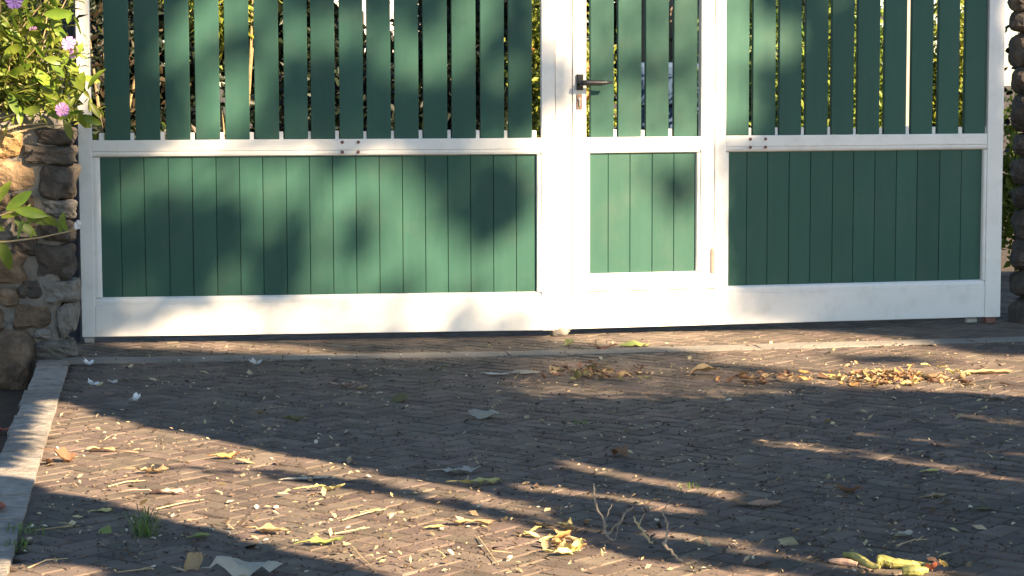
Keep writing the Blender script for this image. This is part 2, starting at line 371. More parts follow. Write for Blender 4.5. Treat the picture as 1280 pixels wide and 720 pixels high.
dr = empty('wicket_door', (.27195, 9.7661, 0), R(13.112), 'narrow wicket door with black lever handle set in the gate', 'door')
dt = 1.812
box('stile', .0005, .0625, -.001, .046, .199, dt, W, dr, .003, 2); box('stile', .5985, .6615, -.001, .046, .199, dt, W, dr, .003, 2)
box('rail', .063, .598, .0005, .045, .199, .246, W, dr, .003, 2)
box('rail', .063, .598, .0005, .045, .8395, .888, W, dr, .003, 2)
box('rail', .063, .598, .0005, .045, 1.74, dt-.001, W, dr, .003, 2)
DS = [(.0871,.1883),(.2142,.3161),(.3431,.4439),(.4749,.5781)]
slats(DS, .8885, 1.745, dr); spacers(DS, .8885, dr)
DE = [.0834,.1695,.2713,.375,.477,.5798]
boards(DE, .2776, .8155, dr); frame_panel(DE, .063, .598, .2465, .2776, .8155, .839, dr)
# lever handle with its rose, keyhole plate and the bottom hinge
h = box('handle_plate', .0155, .0465, -.0125, -.0015, 1.098, 1.168, M['black'], dr, .004, 3); h.name = 'handle'
m_ = MB(); m_.tube([(.0155,-.001,-.002),(.0155,-.045,-.002)], [.0105,.0095], 10); m_.build('spindle', M['black'], h, loc=(-.0155,.0,0))
lv = MB()
prof = [(-.011,.011,-.013),(.02,.011,-.0135),(.05,.0105,-.013),(.08,.010,-.0145),(.10,.009,-.010),(.135,.006,-.004)]
for x, t_, b_ in prof:
    for w, k_ in ((-.007,.7),(.0,1),(.007,.7)): lv.v.append((x, w, t_*k_))
    for w, k_ in ((.007,.7),(.0,1),(-.007,.7)): lv.v.append((x, w, b_*k_))
for i in range(len(prof)-1):
    for k_ in range(6): lv.f.append((i*6+k_, i*6+(k_+1)%6, (i+1)*6+(k_+1)%6, (i+1)*6+k_))
lv.f += [tuple(range(5,-1,-1)), tuple(range((len(prof)-1)*6, len(prof)*6))]
lv.build('lever', M['black'], h, smooth=True, loc=(.002,-.047,-.002))
kh = box('keyhole_plate', .0175, .0415, -.0065, -.0015, 1.014, 1.081, M['brass'], dr, .002, 2)
m_ = MB(); m_.tube([(0,.001,.012),(0,-.009,.012)], [.0072,.0070], 12); m_.build('lock_cylinder', M['steel'], kh)
box('key_slot', -.003, .003, -.0085, .0, -.022, .008, M['steel'], kh, .002, 2)
box('hinge', .6465, .6605, -.008, -.0015, .270, .383, M['hinge'], dr, .002, 2)

# ------------------------------------------------------------------ stone pillars
def stone_mesh(name, w, h, d, seed, mat, p=6.0, n_=7, amp=.26, smooth=False):
    # rounded irregular block: a subdivided cube blown to a superellipsoid and roughened
    bm = bmesh.new(); bmesh.ops.create_cube(bm, size=2); bmesh.ops.subdivide_edges(bm, edges=list(bm.edges), cuts=5, use_grid_fill=True)
    off = Vector((seed*3.17, seed*1.71, seed*.93))
    for v in bm.verts:
        c = v.co.copy(); l = (abs(c.x)**p+abs(c.y)**p+abs(c.z)**p)**(1/p); c /= l
        k_ = 1+amp*noise.noise(c*1.1+off)+amp*.5*noise.noise(c*2.3+off*2)+amp*.22*(abs(noise.noise(c*5+off*3))-.25)
        v.co = Vector((c.x*w/2*k_, c.y*d/2*k_, c.z*h/2*k_))
    me = bpy.data.meshes.new(name); bm.to_mesh(me); bm.free(); me.materials.append(mat)
    me.polygons.foreach_set('use_smooth', [smooth]*len(me.polygons)); return me
pil = empty('stone_pillar', (-2.13, 9.32, 0), 0, 'rubble stone gate pillar on the left under the flowering plant', 'pillar')
PX, PY = -2.13, 9.32
m_ = MB()
core = box('mortar_core', -2.46-PX, -1.865-PX, 9.014-PY, 9.19-PY, -.14, 1.02, M['mortar'], pil, .03, 2)
bm = bmesh.new(); bm.from_mesh(core.data); bmesh.ops.subdivide_edges(bm, edges=list(bm.edges), cuts=8, use_grid_fill=True)
for v in bm.verts: v.co += Vector([.02*noise.noise(v.co*14+Vector((k_*7,0,0))) for k_ in range(3)])
bm.to_mesh(core.data); bm.free()
ST = [(-12,32,163,197,'st_ochre'),(-9,50,199,240,'st_tan'),(36,92,182,204,'st_dark'),(52,94,205,247,'st_dark'),(46,92,160,181,'st_dark'),
 (-14,16,242,262,'st_brown'),(18,46,240,259,'st_brown'),(54,92,250,273,'st_grey'),(-12,20,264,300,'st_grey'),(24,50,262,292,'st_dark'),(53,90,275,301,'st_dark'),(16,52,294,318,'st_dark'),
 (48,92,304,347,'st_dark'),(-12,38,312,353,'st_brown'),(24,56,349,373,'st_dark'),(57,96,350,378,'st_grey'),(-14,26,356,384,'st_brown'),
 (19,69,377,409,'st_brown'),(74,94,379,418,'st_grey'),(-12,12,386,418,'st_brown'),(46,68,408,423,'st_grey'),(45,93,423,448,'st_grey'),(-14,26,400,440,'st_grey')]
k_ = 0
for x0, x1, y0, y1, mt in ST:
    A = pl(x0, y0, 9.06); B = pl(x1, y1, 9.06); k_ += 1
    o = link('stone', stone_mesh('stone', (B.x-A.x)*.99, (A.z-B.z)*1.0, .17, k_, M[mt]), pil, loc=((A.x+B.x)/2-PX, 9.075-PY+rnd.uniform(-.006,.012), (A.z+B.z)/2), rot=(0, rnd.uniform(-.12,.12), 0))
# boulder at its foot and the faces turned away
A = pl(-16, 408, 9.0); B = pl(46, 492, 9.0)
link('stone', stone_mesh('stone', (B.x-A.x)*1.0, .28, .20, 77, M['st_brown'], 2.6), pil, loc=((A.x+B.x)/2-PX, 9.0-PY, (A.z+B.z)/2), rot=(0,.15,0))
for z in [x*.115-.06 for x in range(10)]:
    for x in (-2.38, -2.22):           # front face beyond the frame
        k_ += 1; link('stone', stone_mesh('stone', .155, .112, .16, k_, M[rnd.choice(['st_brown','st_tan','st_grey'])]), pil, loc=(x-PX, 9.075-PY, z+rnd.uniform(-.01,.01)))
pr = empty('stone_pillar', (2.62, 10.45, 0), 0, 'dark rubble stone gate pillar at the right edge beside the gate', 'pillar')
core = box('mortar_core', -.17, .30, -.12, .10, -.13, 1.9, M['st_dark'], pr, .03, 2)
yl = [-24,14,42,82,117,165,196,232,262,300,338,372,412]
for i, (y0, y1) in enumerate(zip(yl, yl[1:])):
    A = pl(1268+rnd.uniform(-2,3), y0, 10.3); B = pl(1312, y1, 10.3); k_ += 1
    link('stone', stone_mesh('stone', (B.x-A.x)*1.05, (A.z-B.z)*1.08, .26, k_, M['st_dark'], 2.6), pr, loc=((A.x+B.x)/2-2.62, 10.34-10.45, (A.z+B.z)/2))
    for xx, ww in ((.05,.17),(.21,.19)):
        k_ += 1; link('stone', stone_mesh('stone', ww, (A.z-B.z)*1.05, .26, k_, M['st_dark'], 2.6), pr, loc=(xx, -.1, (A.z+B.z)/2+.03*(1 if xx < .1 else -.5)))
for z in (1.72, 1.86):
    for x in (-.12, .03, .18):
        k_ += 1; link('stone', stone_mesh('stone', .18, .15, .26, k_, M['st_dark'], 2.6), pr, loc=(x, -.1, z))

gp = empty('gate_post', (-1.935, 9.62, -.12), 0, 'dark blue grey steel post between the left pillar and the gate', 'post')
box('shaft', -.035, .035, -.035, .035, 0, 2.0, M['slate'], gp, .004, 2); box('hinge_pin', .036, .06, -.045, .0, .62, .66, M['steel'], gp, .004, 2); box('hinge_pin', .036, .06, -.045, .0, 1.62, 1.66, M['steel'], gp, .004, 2); box('post_cap', -.042, .042, -.042, .042, 2.001, 2.02, M['slate'], gp, .006, 2)

# ------------------------------------------------------------------ leaves and plants
def leaf_pts(L, Wd, rows=5, curl=.0, fold=.2, twist=0., seed=0, ragged=0.):
    # a leaf as a strip of cross sections: x along, y across, z up
    r_ = random.Random(seed); v = []; f = []
    for i in range(rows+1):
        t = i/rows; w = Wd/2*(math.sin(math.pi*min(1,t*.93+.05))**.8)*(1+ragged*r_.uniform(-1,1))
        if i == rows: w = Wd*.02
        ca_ = curl*t; x = L*(math.sin(ca_)/curl if abs(curl) > 1e-3 else t); z = L*((1-math.cos(ca_))/curl if abs(curl) > 1e-3 else 0)
        for k_ in (-1, 0, 1):
            v.append((x, k_*w*math.cos(fold), z+abs(k_)*w*math.sin(fold)+(r_.uniform(-1,1)*ragged*Wd*.25 if k_ else 0)))
    for i in range(rows):
        for k_ in (0,1): a = i*3+k_; f.append((a, a+3, a+4, a+1))
    return v, f
def rand_dir(r_): 
    z = r_.uniform(-1,1); t = r_.uniform(0,2*math.pi); q = math.sqrt(1-z*z); return Vector((q*math.cos(t), q*math.sin(t), z))
def leaf_cloud(mb_, pts, size, r_, asp=.5, drop=.3):
    # small folded leaves (4 triangles each) at the given points
    for p in pts:
        d = rand_dir(r_); d.z -= drop; d.normalize(); n_ = rand_dir(r_); s_ = d.cross(n_)
        if s_.length < .1: continue
        s_.normalize(); n_ = s_.cross(d); l = size*r_.uniform(.6,1.35); w = l*asp/2
        p = Vector(p); m1 = p+d*l*.45
        mb_.add([p, m1+s_*w+n_*w*.35, p+d*l, m1-s_*w+n_*w*.35, m1], [(0,4,1),(4,2,1),(0,3,4),(4,3,2)])
def crown_pts(c, rx, ry, rz, n_, r_, clumps=14, spread=.38, flat=False):
    cs = []
    for i in range(clumps):
        d = rand_dir(r_); q = r_.random()**.4; cs.append((Vector((c[0]+d.x*rx*q*.75, c[1]+d.y*ry*q*.75, c[2]+d.z*rz*q*.75)), r_.uniform(.6,1.2)))
    out = []
    for i in range(n_):
        p, k_ = r_.choice(cs); d = rand_dir(r_)*(r_.random()**.45)*spread*k_
        out.append((p.x+d.x*rx, p.y+d.y*ry, max(.02, p.z+d.z*rz)))
    return out, cs
def shrub(name, label, cat, x, y, rx, ry, z0, z1, n_, size, mat, seed, asp=.5, clumps=16, group='garden shrubs beyond the gate', flowers=None, stems=9):
    r_ = random.Random(seed); root = empty(name, (x,y,-.1), 0, label, cat, group)
    pts, cs = crown_pts((0,0,(z0+z1)/2+.1), rx, ry, (z1-z0)/2, n_, r_, clumps)
    m_ = MB(); leaf_cloud(m_, pts, size, r_, asp); m_.build('foliage', mat, root)
    m_ = MB()
    for p, k_ in cs[:stems]:
        b_ = Vector((p.x*.15, p.y*.15, 0)); mid = b_.lerp(p, .55)+Vector((r_.uniform(-.05,.05), r_.uniform(-.05,.05), .1))
        m_.tube([b_, mid, p], [.018,.012,.005], 6)
    m_.build('stems', M['stem'], root)
    if flowers:
        fm, fn, fs = flowers
        for i in range(fn):
            p = Vector(pts[r_.randrange(len(pts))]); p.y -= ry*.25; q = MB()
            for a in range(5):
                t = 2*math.pi*a/5; q.add([(0,0,0), (fs*math.cos(t-.5), fs*.3, fs*math.sin(t-.5)), (fs*1.25*math.cos(t), fs*.2, fs*1.25*math.sin(t)), (fs*math.cos(t+.5), fs*.3, fs*math.sin(t+.5))], [(0,1,2,3)])
            q.build('flower', fm, root, loc=p)
    return root
def tree(name, label, x, y, h, cr, n_, size, mat, seed, group, tr=.12, z0=None, limbs=7, pts=None, asp=.55):
    r_ = random.Random(seed); root = empty(name, (x,y,-.12), 0, label, 'tree', group)
    zc = h*.68; m_ = MB(); lean = r_.uniform(-.2,.2)
    tp = [Vector((0,0,0)), Vector((lean*.2,.04,h*.2)), Vector((lean*.6,0,h*.42)), Vector((lean,0.05,h*.68))]
    m_.tube(tp, [tr*1.25, tr, tr*.8, tr*.4], 9); m_.build('trunk', M['bark'], root, smooth=True)
    if pts is None: pts, cs = crown_pts((0,0,zc), cr, cr, h*.33, n_, r_, 22, .36)
    else: cs = [(Vector(r_.choice(pts)), 1) for i in range(limbs+6)]
    for p, k_ in cs[:limbs]:
        q = MB(); b_ = tp[2].lerp(tp[3], r_.random()*.7); mid = b_.lerp(p, .5)+Vector((0,0,.06*h*.2))
        lk = .35 if z0 is None and n_ == 0 else 1.0; q.tube([b_, mid, p], [tr*.4*lk, tr*.24*lk, tr*.07*lk], 6); q.build('limb', M['bark'], root, smooth=True)
    m_ = MB(); leaf_cloud(m_, pts, size, r_, asp); m_.build('crown', mat, root)
    return root

# garden behind the gate
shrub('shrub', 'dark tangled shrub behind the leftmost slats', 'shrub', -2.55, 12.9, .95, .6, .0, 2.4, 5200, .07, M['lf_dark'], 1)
shrub('shrub', 'brown twiggy shrub behind the leftmost slats', 'shrub', -2.2, 12.2, .55, .4, .3, 1.75, 420, .06, M['lf_brown'], 2)
shrub('shrub', 'low yellow-green plant behind the foot of the leftmost slats', 'shrub', -2.05, 11.6, .42, .3, .1, .98, 900, .075, M['lf_yel'], 3)
shrub('shrub', 'bright yellow-green bush seen high behind the sixth slat', 'shrub', -1.92, 15.0, .5, .4, 1.25, 2.3, 1500, .07, M['lf_yel'], 4)
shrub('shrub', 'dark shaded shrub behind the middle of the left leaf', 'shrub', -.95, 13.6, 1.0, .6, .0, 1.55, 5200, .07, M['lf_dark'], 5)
shrub('shrub', 'brown dry shrub under the pale house wall', 'shrub', -1.15, 14.4, .55, .4, .6, 1.45, 2200, .06, M['lf_brown'], 6)
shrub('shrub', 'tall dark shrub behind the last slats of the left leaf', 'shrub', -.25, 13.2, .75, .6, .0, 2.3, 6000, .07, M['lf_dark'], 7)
shrub('shrub', 'sunny yellow-green bush with orange flowers behind the door handle', 'shrub', .28, 11.75, .40, .35, .15, 2.05, 9000, .042, M['lf_yel'], 8, clumps=36, flowers=(M['orange_f'], 16, .022))
shrub('shrub', 'low green plant in front of the blue shape behind the door', 'shrub', .92, 12.3, .38, .3, .1, .98, 1200, .07, M['lf_lime'], 9)
shrub('shrub', 'dark leafy shrub above the blue shape behind the door', 'shrub', .95, 16.0, .8, .5, 1.3, 2.4, 2600, .08, M['lf_dark'], 10)
shrub('shrub', 'mixed green shrub behind the first slats right of the door', 'shrub', 1.45, 12.9, .5, .45, .1, 2.0, 5200, .06, M['lf_mid'], 11, clumps=26)
shrub('shrub', 'lime green bush behind the middle of the right leaf', 'shrub', 1.85, 12.2, .52, .4, .1, 1.95, 8000, .055, M['lf_lime'], 12, clumps=44)
shrub('shrub', 'bright lime bush behind the slats beside the right pillar', 'shrub', 2.42, 12.4, .36, .4, .1, 1.85, 12000, .045, M['lf_yel'], 13, clumps=50)
shrub('shrub', 'low lime shrub in the gap beside the right pillar', 'shrub', 2.98, 12.7, .36, .35, .0, 1.08, 2600, .06, M['lf_lime'], 14)
shrub('shrub', 'dark high shrub behind the slats right of the door', 'shrub', 1.75, 14.2, .7, .5, .8, 2.3, 2600, .075, M['lf_dark'], 15)
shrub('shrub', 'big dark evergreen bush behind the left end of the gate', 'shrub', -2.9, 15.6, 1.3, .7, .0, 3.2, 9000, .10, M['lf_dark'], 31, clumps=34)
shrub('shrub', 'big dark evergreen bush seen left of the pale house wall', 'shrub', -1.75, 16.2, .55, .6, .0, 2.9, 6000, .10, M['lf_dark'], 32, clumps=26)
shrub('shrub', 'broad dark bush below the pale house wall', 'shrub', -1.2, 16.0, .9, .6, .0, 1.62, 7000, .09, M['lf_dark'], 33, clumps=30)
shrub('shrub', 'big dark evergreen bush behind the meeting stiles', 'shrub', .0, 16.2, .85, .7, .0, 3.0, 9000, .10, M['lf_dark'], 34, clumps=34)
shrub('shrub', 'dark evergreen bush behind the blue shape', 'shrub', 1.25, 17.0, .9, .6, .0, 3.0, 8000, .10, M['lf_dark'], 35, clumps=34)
shrub('shrub', 'broad mid green bush behind the right leaf', 'shrub', 1.9, 15.0, .95, .6, .0, 2.3, 11000, .085, M['lf_mid'], 36, clumps=44)
for i, (x, y, h, cr, lab) in enumerate([(-5.5,24,6.5,2.6,'dark tree far behind the left pillar'),(-3.0,21,5.6,1.9,'dark tree far behind the left gate leaf'),(-.2,23,6.2,1.9,'dark tree far behind the meeting stiles of the gate'),(2.1,25,6.0,1.7,'dark tree far behind the wicket door'),(-1.0,30,7.5,3.0,'tallest dark tree far behind the gate')]):
    tree('garden_tree', lab, x, y, h, cr, 5200, .17, M['lf_dark'], 100+i, 'trees far behind the gate', .16)
tree('garden_tree', 'brown trunked tree just above the blue shape behind the door', 1.02, 15.0, 5.0, 1.2, 2500, .12, M['lf_dark'], 120, 'trees far behind the gate', .19)
bx = empty('storage_box', (1.03, 14.0, -.12), 0, 'slate blue box shape glimpsed between the door slats', 'box')
box('box_body', -.22, .20, -.25, .25, 0, 1.10, M['blue'], bx, .015, 2); box('box_lid', -.24, .22, -.27, .27, 1.11, 1.38, M['blue'], bx, .03, 2)
box('box_edge', .205, .245, -.24, .2, .02, 1.16, M['postw'], bx, .008, 2)
po = empty('white_post', (2.095, 11.6, -.12), 0, 'slim white post behind the slats near the right pillar', 'post')
box('shaft', -.02, .02, -.02, .02, 0, 1.95, M['postw'], po, .004, 2); box('base_plate', -.06, .06, -.06, .06, 0, .03, M['steel'], po, .004); box('post_cap', -.036, .036, -.036, .036, 1.951, 1.98, M['postw'], po, .006, 2)
hs = empty('house', (-1.6, 19.5, -.12), 0, 'pale pinkish house wall glimpsed high between the middle slats', 'house')
box('wall', -.55, .75, 0, 3, 0, 2.9, M['housew'], hs, .01); rf = MB()
rf.v = [(-.8,-.3,2.905),(1.0,-.3,2.905),(1.0,3.3,2.905),(-.8,3.3,2.905),(-.8,1.5,3.7),(1.0,1.5,3.7)]; rf.f = [(0,1,5,4),(2,3,4,5),(1,2,5),(3,0,4),(3,2,1,0)]; rf.build('roof', M['roof'], hs)
box('window', -.2, .3, -.012, .02, 1.0, 1.9, M['black'], hs, .01)
shrub('shrub', 'dense green hedge bush standing beyond the right pillar', 'shrub', 3.75, 11.0, .75, .55, .0, 2.1, 8000, .07, M['lf_mid'], 41, clumps=34)
shrub('shrub', 'second hedge bush farther right beyond the pillar', 'shrub', 5.1, 11.2, .85, .6, .0, 2.2, 8000, .075, M['lf_mid'], 42, clumps=34)
shrub('shrub', 'dense green bush left of the left pillar', 'shrub', -3.2, 9.9, .65, .5, .0, 2.0, 7000, .07, M['lf_mid'], 43, clumps=34)
# creeper leaves on the right pillar against the sky
cr_ = empty('creeper', (2.40, 10.55, 0), 0, 'few dark creeper leaves clinging to the right pillar', 'plant')
m_ = MB(); m_.tube([(.03,0,.2),(.02,.01,.7),(.035,0,1.15),(.02,.01,1.5)], [.003,.003,.0025,.002], 5); m_.build('stem', M['st_dark'], cr_)
for px, py in [(1262,30),(1258,36),(1268,62),(1260,84),(1264,86),(1259,113),(1266,117),(1270,8),(1262,150),(1261,190),(1265,240)]:
    P_ = pl(px, py, 10.55); v, f_ = leaf_pts(.05, .035, 4, .5, .3, 0, px); m_ = MB(); m_.add(v, f_)
    m_.build('leaf', M['lf_dark'], cr_, loc=(P_.x-2.40, 0, P_.z), rot=(rnd.uniform(0,6), rnd.uniform(-.5,.5), rnd.uniform(0,6)))

# flowering plant spilling over the left pillar
fp = empty('flowering_plant', (-2.1, 9.15, 1.0), 0, 'leafy plant with lilac flowers spilling over the left pillar', 'plant')
FO = Vector((-2.1, 9.15, 1.0)); r_ = random.Random(5); m_ = MB(); ends = []
for i in range(62):
    a = pl(r_.uniform(-70, 40), r_.uniform(95, 165), 9.22); e = pl(r_.uniform(-60, 108), r_.uniform(-40, 160), r_.uniform(8.84, 9.28))
    mid = a.lerp(e, .5)+Vector((r_.uniform(-.04,.04), r_.uniform(-.08,.02), r_.uniform(-.02,.06)))
    m_.tube([a-FO, mid-FO, e-FO], [.0035,.0028,.0016], 5); ends += [e, mid, a.lerp(mid,.6), mid.lerp(e,.5)]
for y_, x0, x1 in ((128,-10,30),(143,-10,55),(158,-10,60),(160,10,90)):     # dry straw-like runners above the stones
    a = pl(x0,y_+8,9.0); e = pl(x1,y_-4,8.98); m_.tube([a-FO, a.lerp(e,.5)-FO+Vector((0,0,.012)), e-FO], [.004,.0035,.002], 5)
m_.build('stems', M['straw'], fp)
m_ = MB(); pts = []
for p in ends:
    for j in range(11): pts.append(p-FO+Vector((r_.gauss(0,.035), r_.gauss(0,.04), r_.gauss(0,.035))))

for i_, p in enumerate(pts):
    L_ = .05*r_.uniform(.6,1.3); v, f_ = leaf_pts(L_, L_*.36, 3, r_.uniform(-.8,.9), r_.uniform(.1,.5), 0, i_)
    rm = Matrix.Rotation(r_.uniform(0,6.3),3,'Z') @ Matrix.Rotation(r_.uniform(-1.3,.9),3,'Y') @ Matrix.Rotation(r_.uniform(-1,1),3,'X')
    m_.add([Vector(p)+rm @ Vector(q) for q in v], f_)
tag(m_.build('small_leaves', M['lf_vine_s'], fp), kind='stuff')
m_ = MB(); pts = [ (pl(r_.uniform(-90,95), r_.uniform(-60,158), 9.33)-FO) for i in range(900)]
leaf_cloud(m_, pts, .055, r_, .5, .2); tag(m_.build('inner_leaves', M['lf_dark'], fp), kind='stuff')
BL = [(r_.uniform(-5,108), r_.uniform(5,150), r_.uniform(-180,180), r_.uniform(28,44)) for _ in range(34)]+[(42,86,-60,60),(38,80,200,55),(60,62,70,48),(65,88,30,48),(30,70,110,40),(95,125,75,55),(110,112,55,50),(85,118,100,42),(70,40,80,46),(72,12,120,60),(55,18,10,55),(88,95,-30,40),(50,108,-40,45),(22,120,-20,40),
      (58,140,-25,48),(80,150,-60,40),(100,140,-80,34),(112,128,-60,36),(10,60,100,45),(15,92,160,40),(35,50,60,38),(5,30,45,50),(90,75,40,38),(48,35,140,42),(20,10,80,44),(28,140,10,42),(96,100,110,40),(76,128,150,36)]
for i, (px, py, an, ln) in enumerate(BL):
    P_ = pl(px, py, 8.86+.10*r_.random()); L_ = ln/305*.68; v, f_ = leaf_pts(L_, L_*.40, 5, r_.uniform(-.7,.9), r_.uniform(.15,.5), 0, i)
    q = MB(); q.add(v, f_); o = q.build('leaf', M['lf_vine'], fp, smooth=True, loc=P_-FO)
    o.rotation_euler = (Matrix.Rotation(-R(an),3,'Y') @ Matrix.Rotation(r_.uniform(.5,1.9),3,'X') @ Matrix.Rotation(r_.uniform(-.3,.3),3,'Z')).to_euler()
def flower(parent, P_, rad, mat, yaw=0, tilt=.3):
    fl = MB()
    fl.tube([(0,.004,0),(0,-.0015,0)], [rad*.16, rad*.12], 7); c = fl.build('flower', mat, parent, loc=P_); c.rotation_euler = (tilt, 0, yaw)
    for a in range(5):
        t = 2*math.pi*a/5+.3; q = MB(); ct, s_ = math.cos(t), math.sin(t)
        def P2(r1, w, y): return (r1*ct-w*s_, y, r1*s_+w*ct)
        q.add([P2(rad*.1,0,-.001), P2(rad*.55,rad*.46,-.004), P2(rad*.95,rad*.42,.001), P2(rad,0,-.002), P2(rad*.95,-rad*.42,.002), P2(rad*.55,-rad*.46,-.003)], [(0,1,2,3),(0,3,4,5)])
        q.build('petal', mat, c)
    return c
for px, py, rad, mt, yw, tl in ((86,54,.030,'lilac',.5,.4),(92,66,.026,'lilac',-.7,-.3),(78,137,.029,'lilac',.0,.1),(41,36,.017,'lilac',.6,1.0),(18,1,.034,'purple',.2,.3)):
    flower(fp, pl(px, py, 8.85)-FO, rad, M[mt], yw, tl)
# low sprig reaching across the stones to a pale bud
sp = empty('leafy_sprig', pl(-30, 300, 8.88), 0, 'leafy sprig with a pale bud reaching across the pillar stones', 'plant'); SO = Vector(sp.location); m_ = MB()
ch = [pl(-30,304,8.88), pl(10,302,8.86), pl(50,297,8.85), pl(96,287,8.86)]; m_.tube([p-SO for p in ch], [.004,.0038,.0033,.0025], 6)
m_.tube([pl(-30,280,8.9)-SO, pl(10,266,8.87)-SO, pl(40,262,8.86)-SO], [.003,.003,.002], 5); m_.build('stem', M['straw'], sp)
for i, (px, py, an, ln) in enumerate([(8,262,35,40),(18,262,-10,42),(30,266,-20,40),(18,276,-30,34),(28,272,60,20),(32,280,35,24),(22,298,70,26),(38,298,80,14),(75,292,80,28),(84,290,110,18),(2,300,-75,40),(6,288,150,30),(2,272,20,32),(-6,256,60,36),(50,268,-35,30)]):
    P_ = pl(px, py, 8.85+.05*r_.random()); L_ = ln/305; v, f_ = leaf_pts(L_, L_*.36, 5, r_.uniform(-.6,.6), r_.uniform(.1,.4), 0, 60+i); q = MB(); q.add(v, f_)
    o = q.build('leaf', M['lf_vine'], sp, smooth=True, loc=P_-SO); o.rotation_euler = (Matrix.Rotation(-R(an),3,'Y') @ Matrix.Rotation(r_.uniform(.7,1.7),3,'X')).to_euler()
flower(sp, pl(97,281,8.85)-SO, .020, M['petalw'], .9, .2)

# ------------------------------------------------------------------ fallen leaves, twigs, petals
def dry_leaf_mesh(name, L, Wd, mat, seed, curl=.8, cup=.6, lobes=0, crumple=.12, stalk=.3, nx_=10, ny_=6):
    r_ = random.Random(seed); m_ = MB(); off = Vector((seed*1.37, seed*.71, 0))
    for i in range(nx_+1):
        t = i/nx_; w = math.sin(math.pi*min(1, t*.96+.02))**.75
        if lobes: w *= 1-.38*abs(math.sin(math.pi*lobes*t+seed))
        w *= 1+.15*noise.noise((t*4, seed*1.9, .5)); w = max(w,.03)*Wd/2
        ca_ = curl*(t-.5); x = L*(math.sin(ca_)/curl if abs(curl) > .01 else t-.5); z0_ = L*((1-math.cos(ca_))/curl if abs(curl) > .01 else 0)
        for k_ in range(ny_+1):
            s_ = k_/ny_*2-1; cu = cup*s_
            y = w*(math.sin(cu)/cup if abs(cup) > .01 else s_); z = z0_+w*((1-math.cos(cu))/cup if abs(cup) > .01 else 0)
            z += crumple*Wd*noise.noise(Vector((x/Wd*1.8, y/Wd*1.8, 0))+off)+crumple*.5*Wd*noise.noise(Vector((x/Wd*5, y/Wd*5, 2))+off)
            y += crumple*.3*Wd*noise.noise(Vector((x/Wd*4, s_*2, 7))+off)
            m_.v.append((x,y,z))
    for i in range(nx_):
        for k_ in range(ny_): a = i*(ny_+1)+k_; m_.f.append((a, a+ny_+1, a+ny_+2, a+1))
    if stalk > 0:
        a = Vector(m_.v[ny_//2]); m_.tube([a+Vector((.003,0,.0)), a+Vector((-L*stalk*.5, L*.04*r_.uniform(-1,1), -.001)), a+Vector((-L*stalk, L*.1*r_.uniform(-1,1), -.003))], [.0016,.0014,.0012], 5)
    zm = min(v[2] for v in m_.v); m_.v = [(v[0], v[1], v[2]-zm+.0015) for v in m_.v]
    return m_.mesh(name, mat, True)
def put_leaf(px, py, L, Wd, rz, mt, label, seed, curl=.8, cup=.6, lobes=0, crumple=.12, stalk=.3, tilt=(0,0), z=0.0, name='fallen_leaf', group='larger leaves fallen on the drive'):
    o = link(name, dry_leaf_mesh(name, L, Wd, M[mt], seed, curl, cup, lobes, crumple, stalk), None, loc=g(px,py,z), rot=(tilt[0],tilt[1],R(rz)))
    return tag(o, label, 'leaf', group)
put_leaf(605,523,.115,.085,160,'d_grey','pale grey domed leaf with its stalk pointing left, mid drive',1,-.9,-1.2,0,.16,.5)
put_leaf(577,592,.115,.075,10,'d_grey','flat ragged pale grey leaf just above the sunlit band',2,.5,.3,2,.2,.4)
put_leaf(500,502,.10,.08,-40,'d_olive','dark olive curled leaf standing on the shaded pavers',3,-1.3,-1.3,0,.12,.2,(.2,-.25))
put_leaf(775,571,.085,.075,60,'d_brown','small dark brown leaf folded like a tent',4,-.3,-1.9,0,.1,.3)
put_leaf(622,469,.10,.055,-15,'d_pale','pale grey-green leaf lying near the concrete band',5,.3,.4,0,.1,.2)
put_leaf(600,606,.13,.06,5,'d_yel','torn yellow-green leaf at the edge of the sunlit band',6,.5,.6,2,.25,.25)
put_leaf(944,633,.145,.06,-8,'d_pink','long pinkish-grey curled leaf right of the twigs',7,.8,.9,1,.22,.15)
put_leaf(882,470,.14,.075,15,'d_tan','tan curled leaf in the shade edge right of the door',8,-.9,.9,0,.2,.2)
put_leaf(208,618,.10,.055,0,'d_pink','pinkish dried leaf with a long stalk pointing left',12,.6,.9,1,.25,.9)
put_leaf(126,565,.095,.04,170,'d_tan','narrow tan leaf with a bent stalk near the kerb',13,.5,.9,0,.2,.8)
put_leaf(78,578,.08,.07,30,'d_brown','brown curled leaf caught against the kerb',14,1.4,1.2,1,.3,.6,(.3,.2))
put_leaf(62,580,.07,.05,100,'d_brown','second brown leaf lying on the kerb edge',15,1.2,1.0,1,.3,.3,(0,.2))
put_leaf(242,711,.085,.06,75,'d_tan','tan brown leaf curled upright near the bottom edge',16,1.2,1.4,0,.2,.6,(.2,-.6))
put_leaf(308,720,.17,.12,10,'d_grey','big whitish leaf cut by the bottom edge',17,-.6,-.7,2,.26,.1)
put_leaf(793,433,.13,.075,10,'d_green','olive green leaf lying in front of the wicket door',18,-.6,-.8,0,.15,.2)
put_leaf(757,437,.11,.07,20,'d_red','reddish orange leaf in front of the wicket door',19,.8,.8,1,.25,.2)
put_leaf(711,432,.07,.06,50,'d_yel','small yellow leaf in front of the stop stone',20,.8,.9,1,.25,.2,(.2,-.3))
put_leaf(1236,467,.20,.06,3,'d_tan','long tan leaf at the right end of the sunlit strip',21,.3,.6,0,.12,.2)
put_leaf(1168,474,.12,.06,-30,'d_tan','upright tan leaf at the right of the orange heap',22,-.8,-1.0,0,.2,.2)
put_leaf(1243,500,.11,.06,-10,'d_pink','pinkish leaf at the right edge of the sunlit strip',23,.8,.6,1,.25,.2)
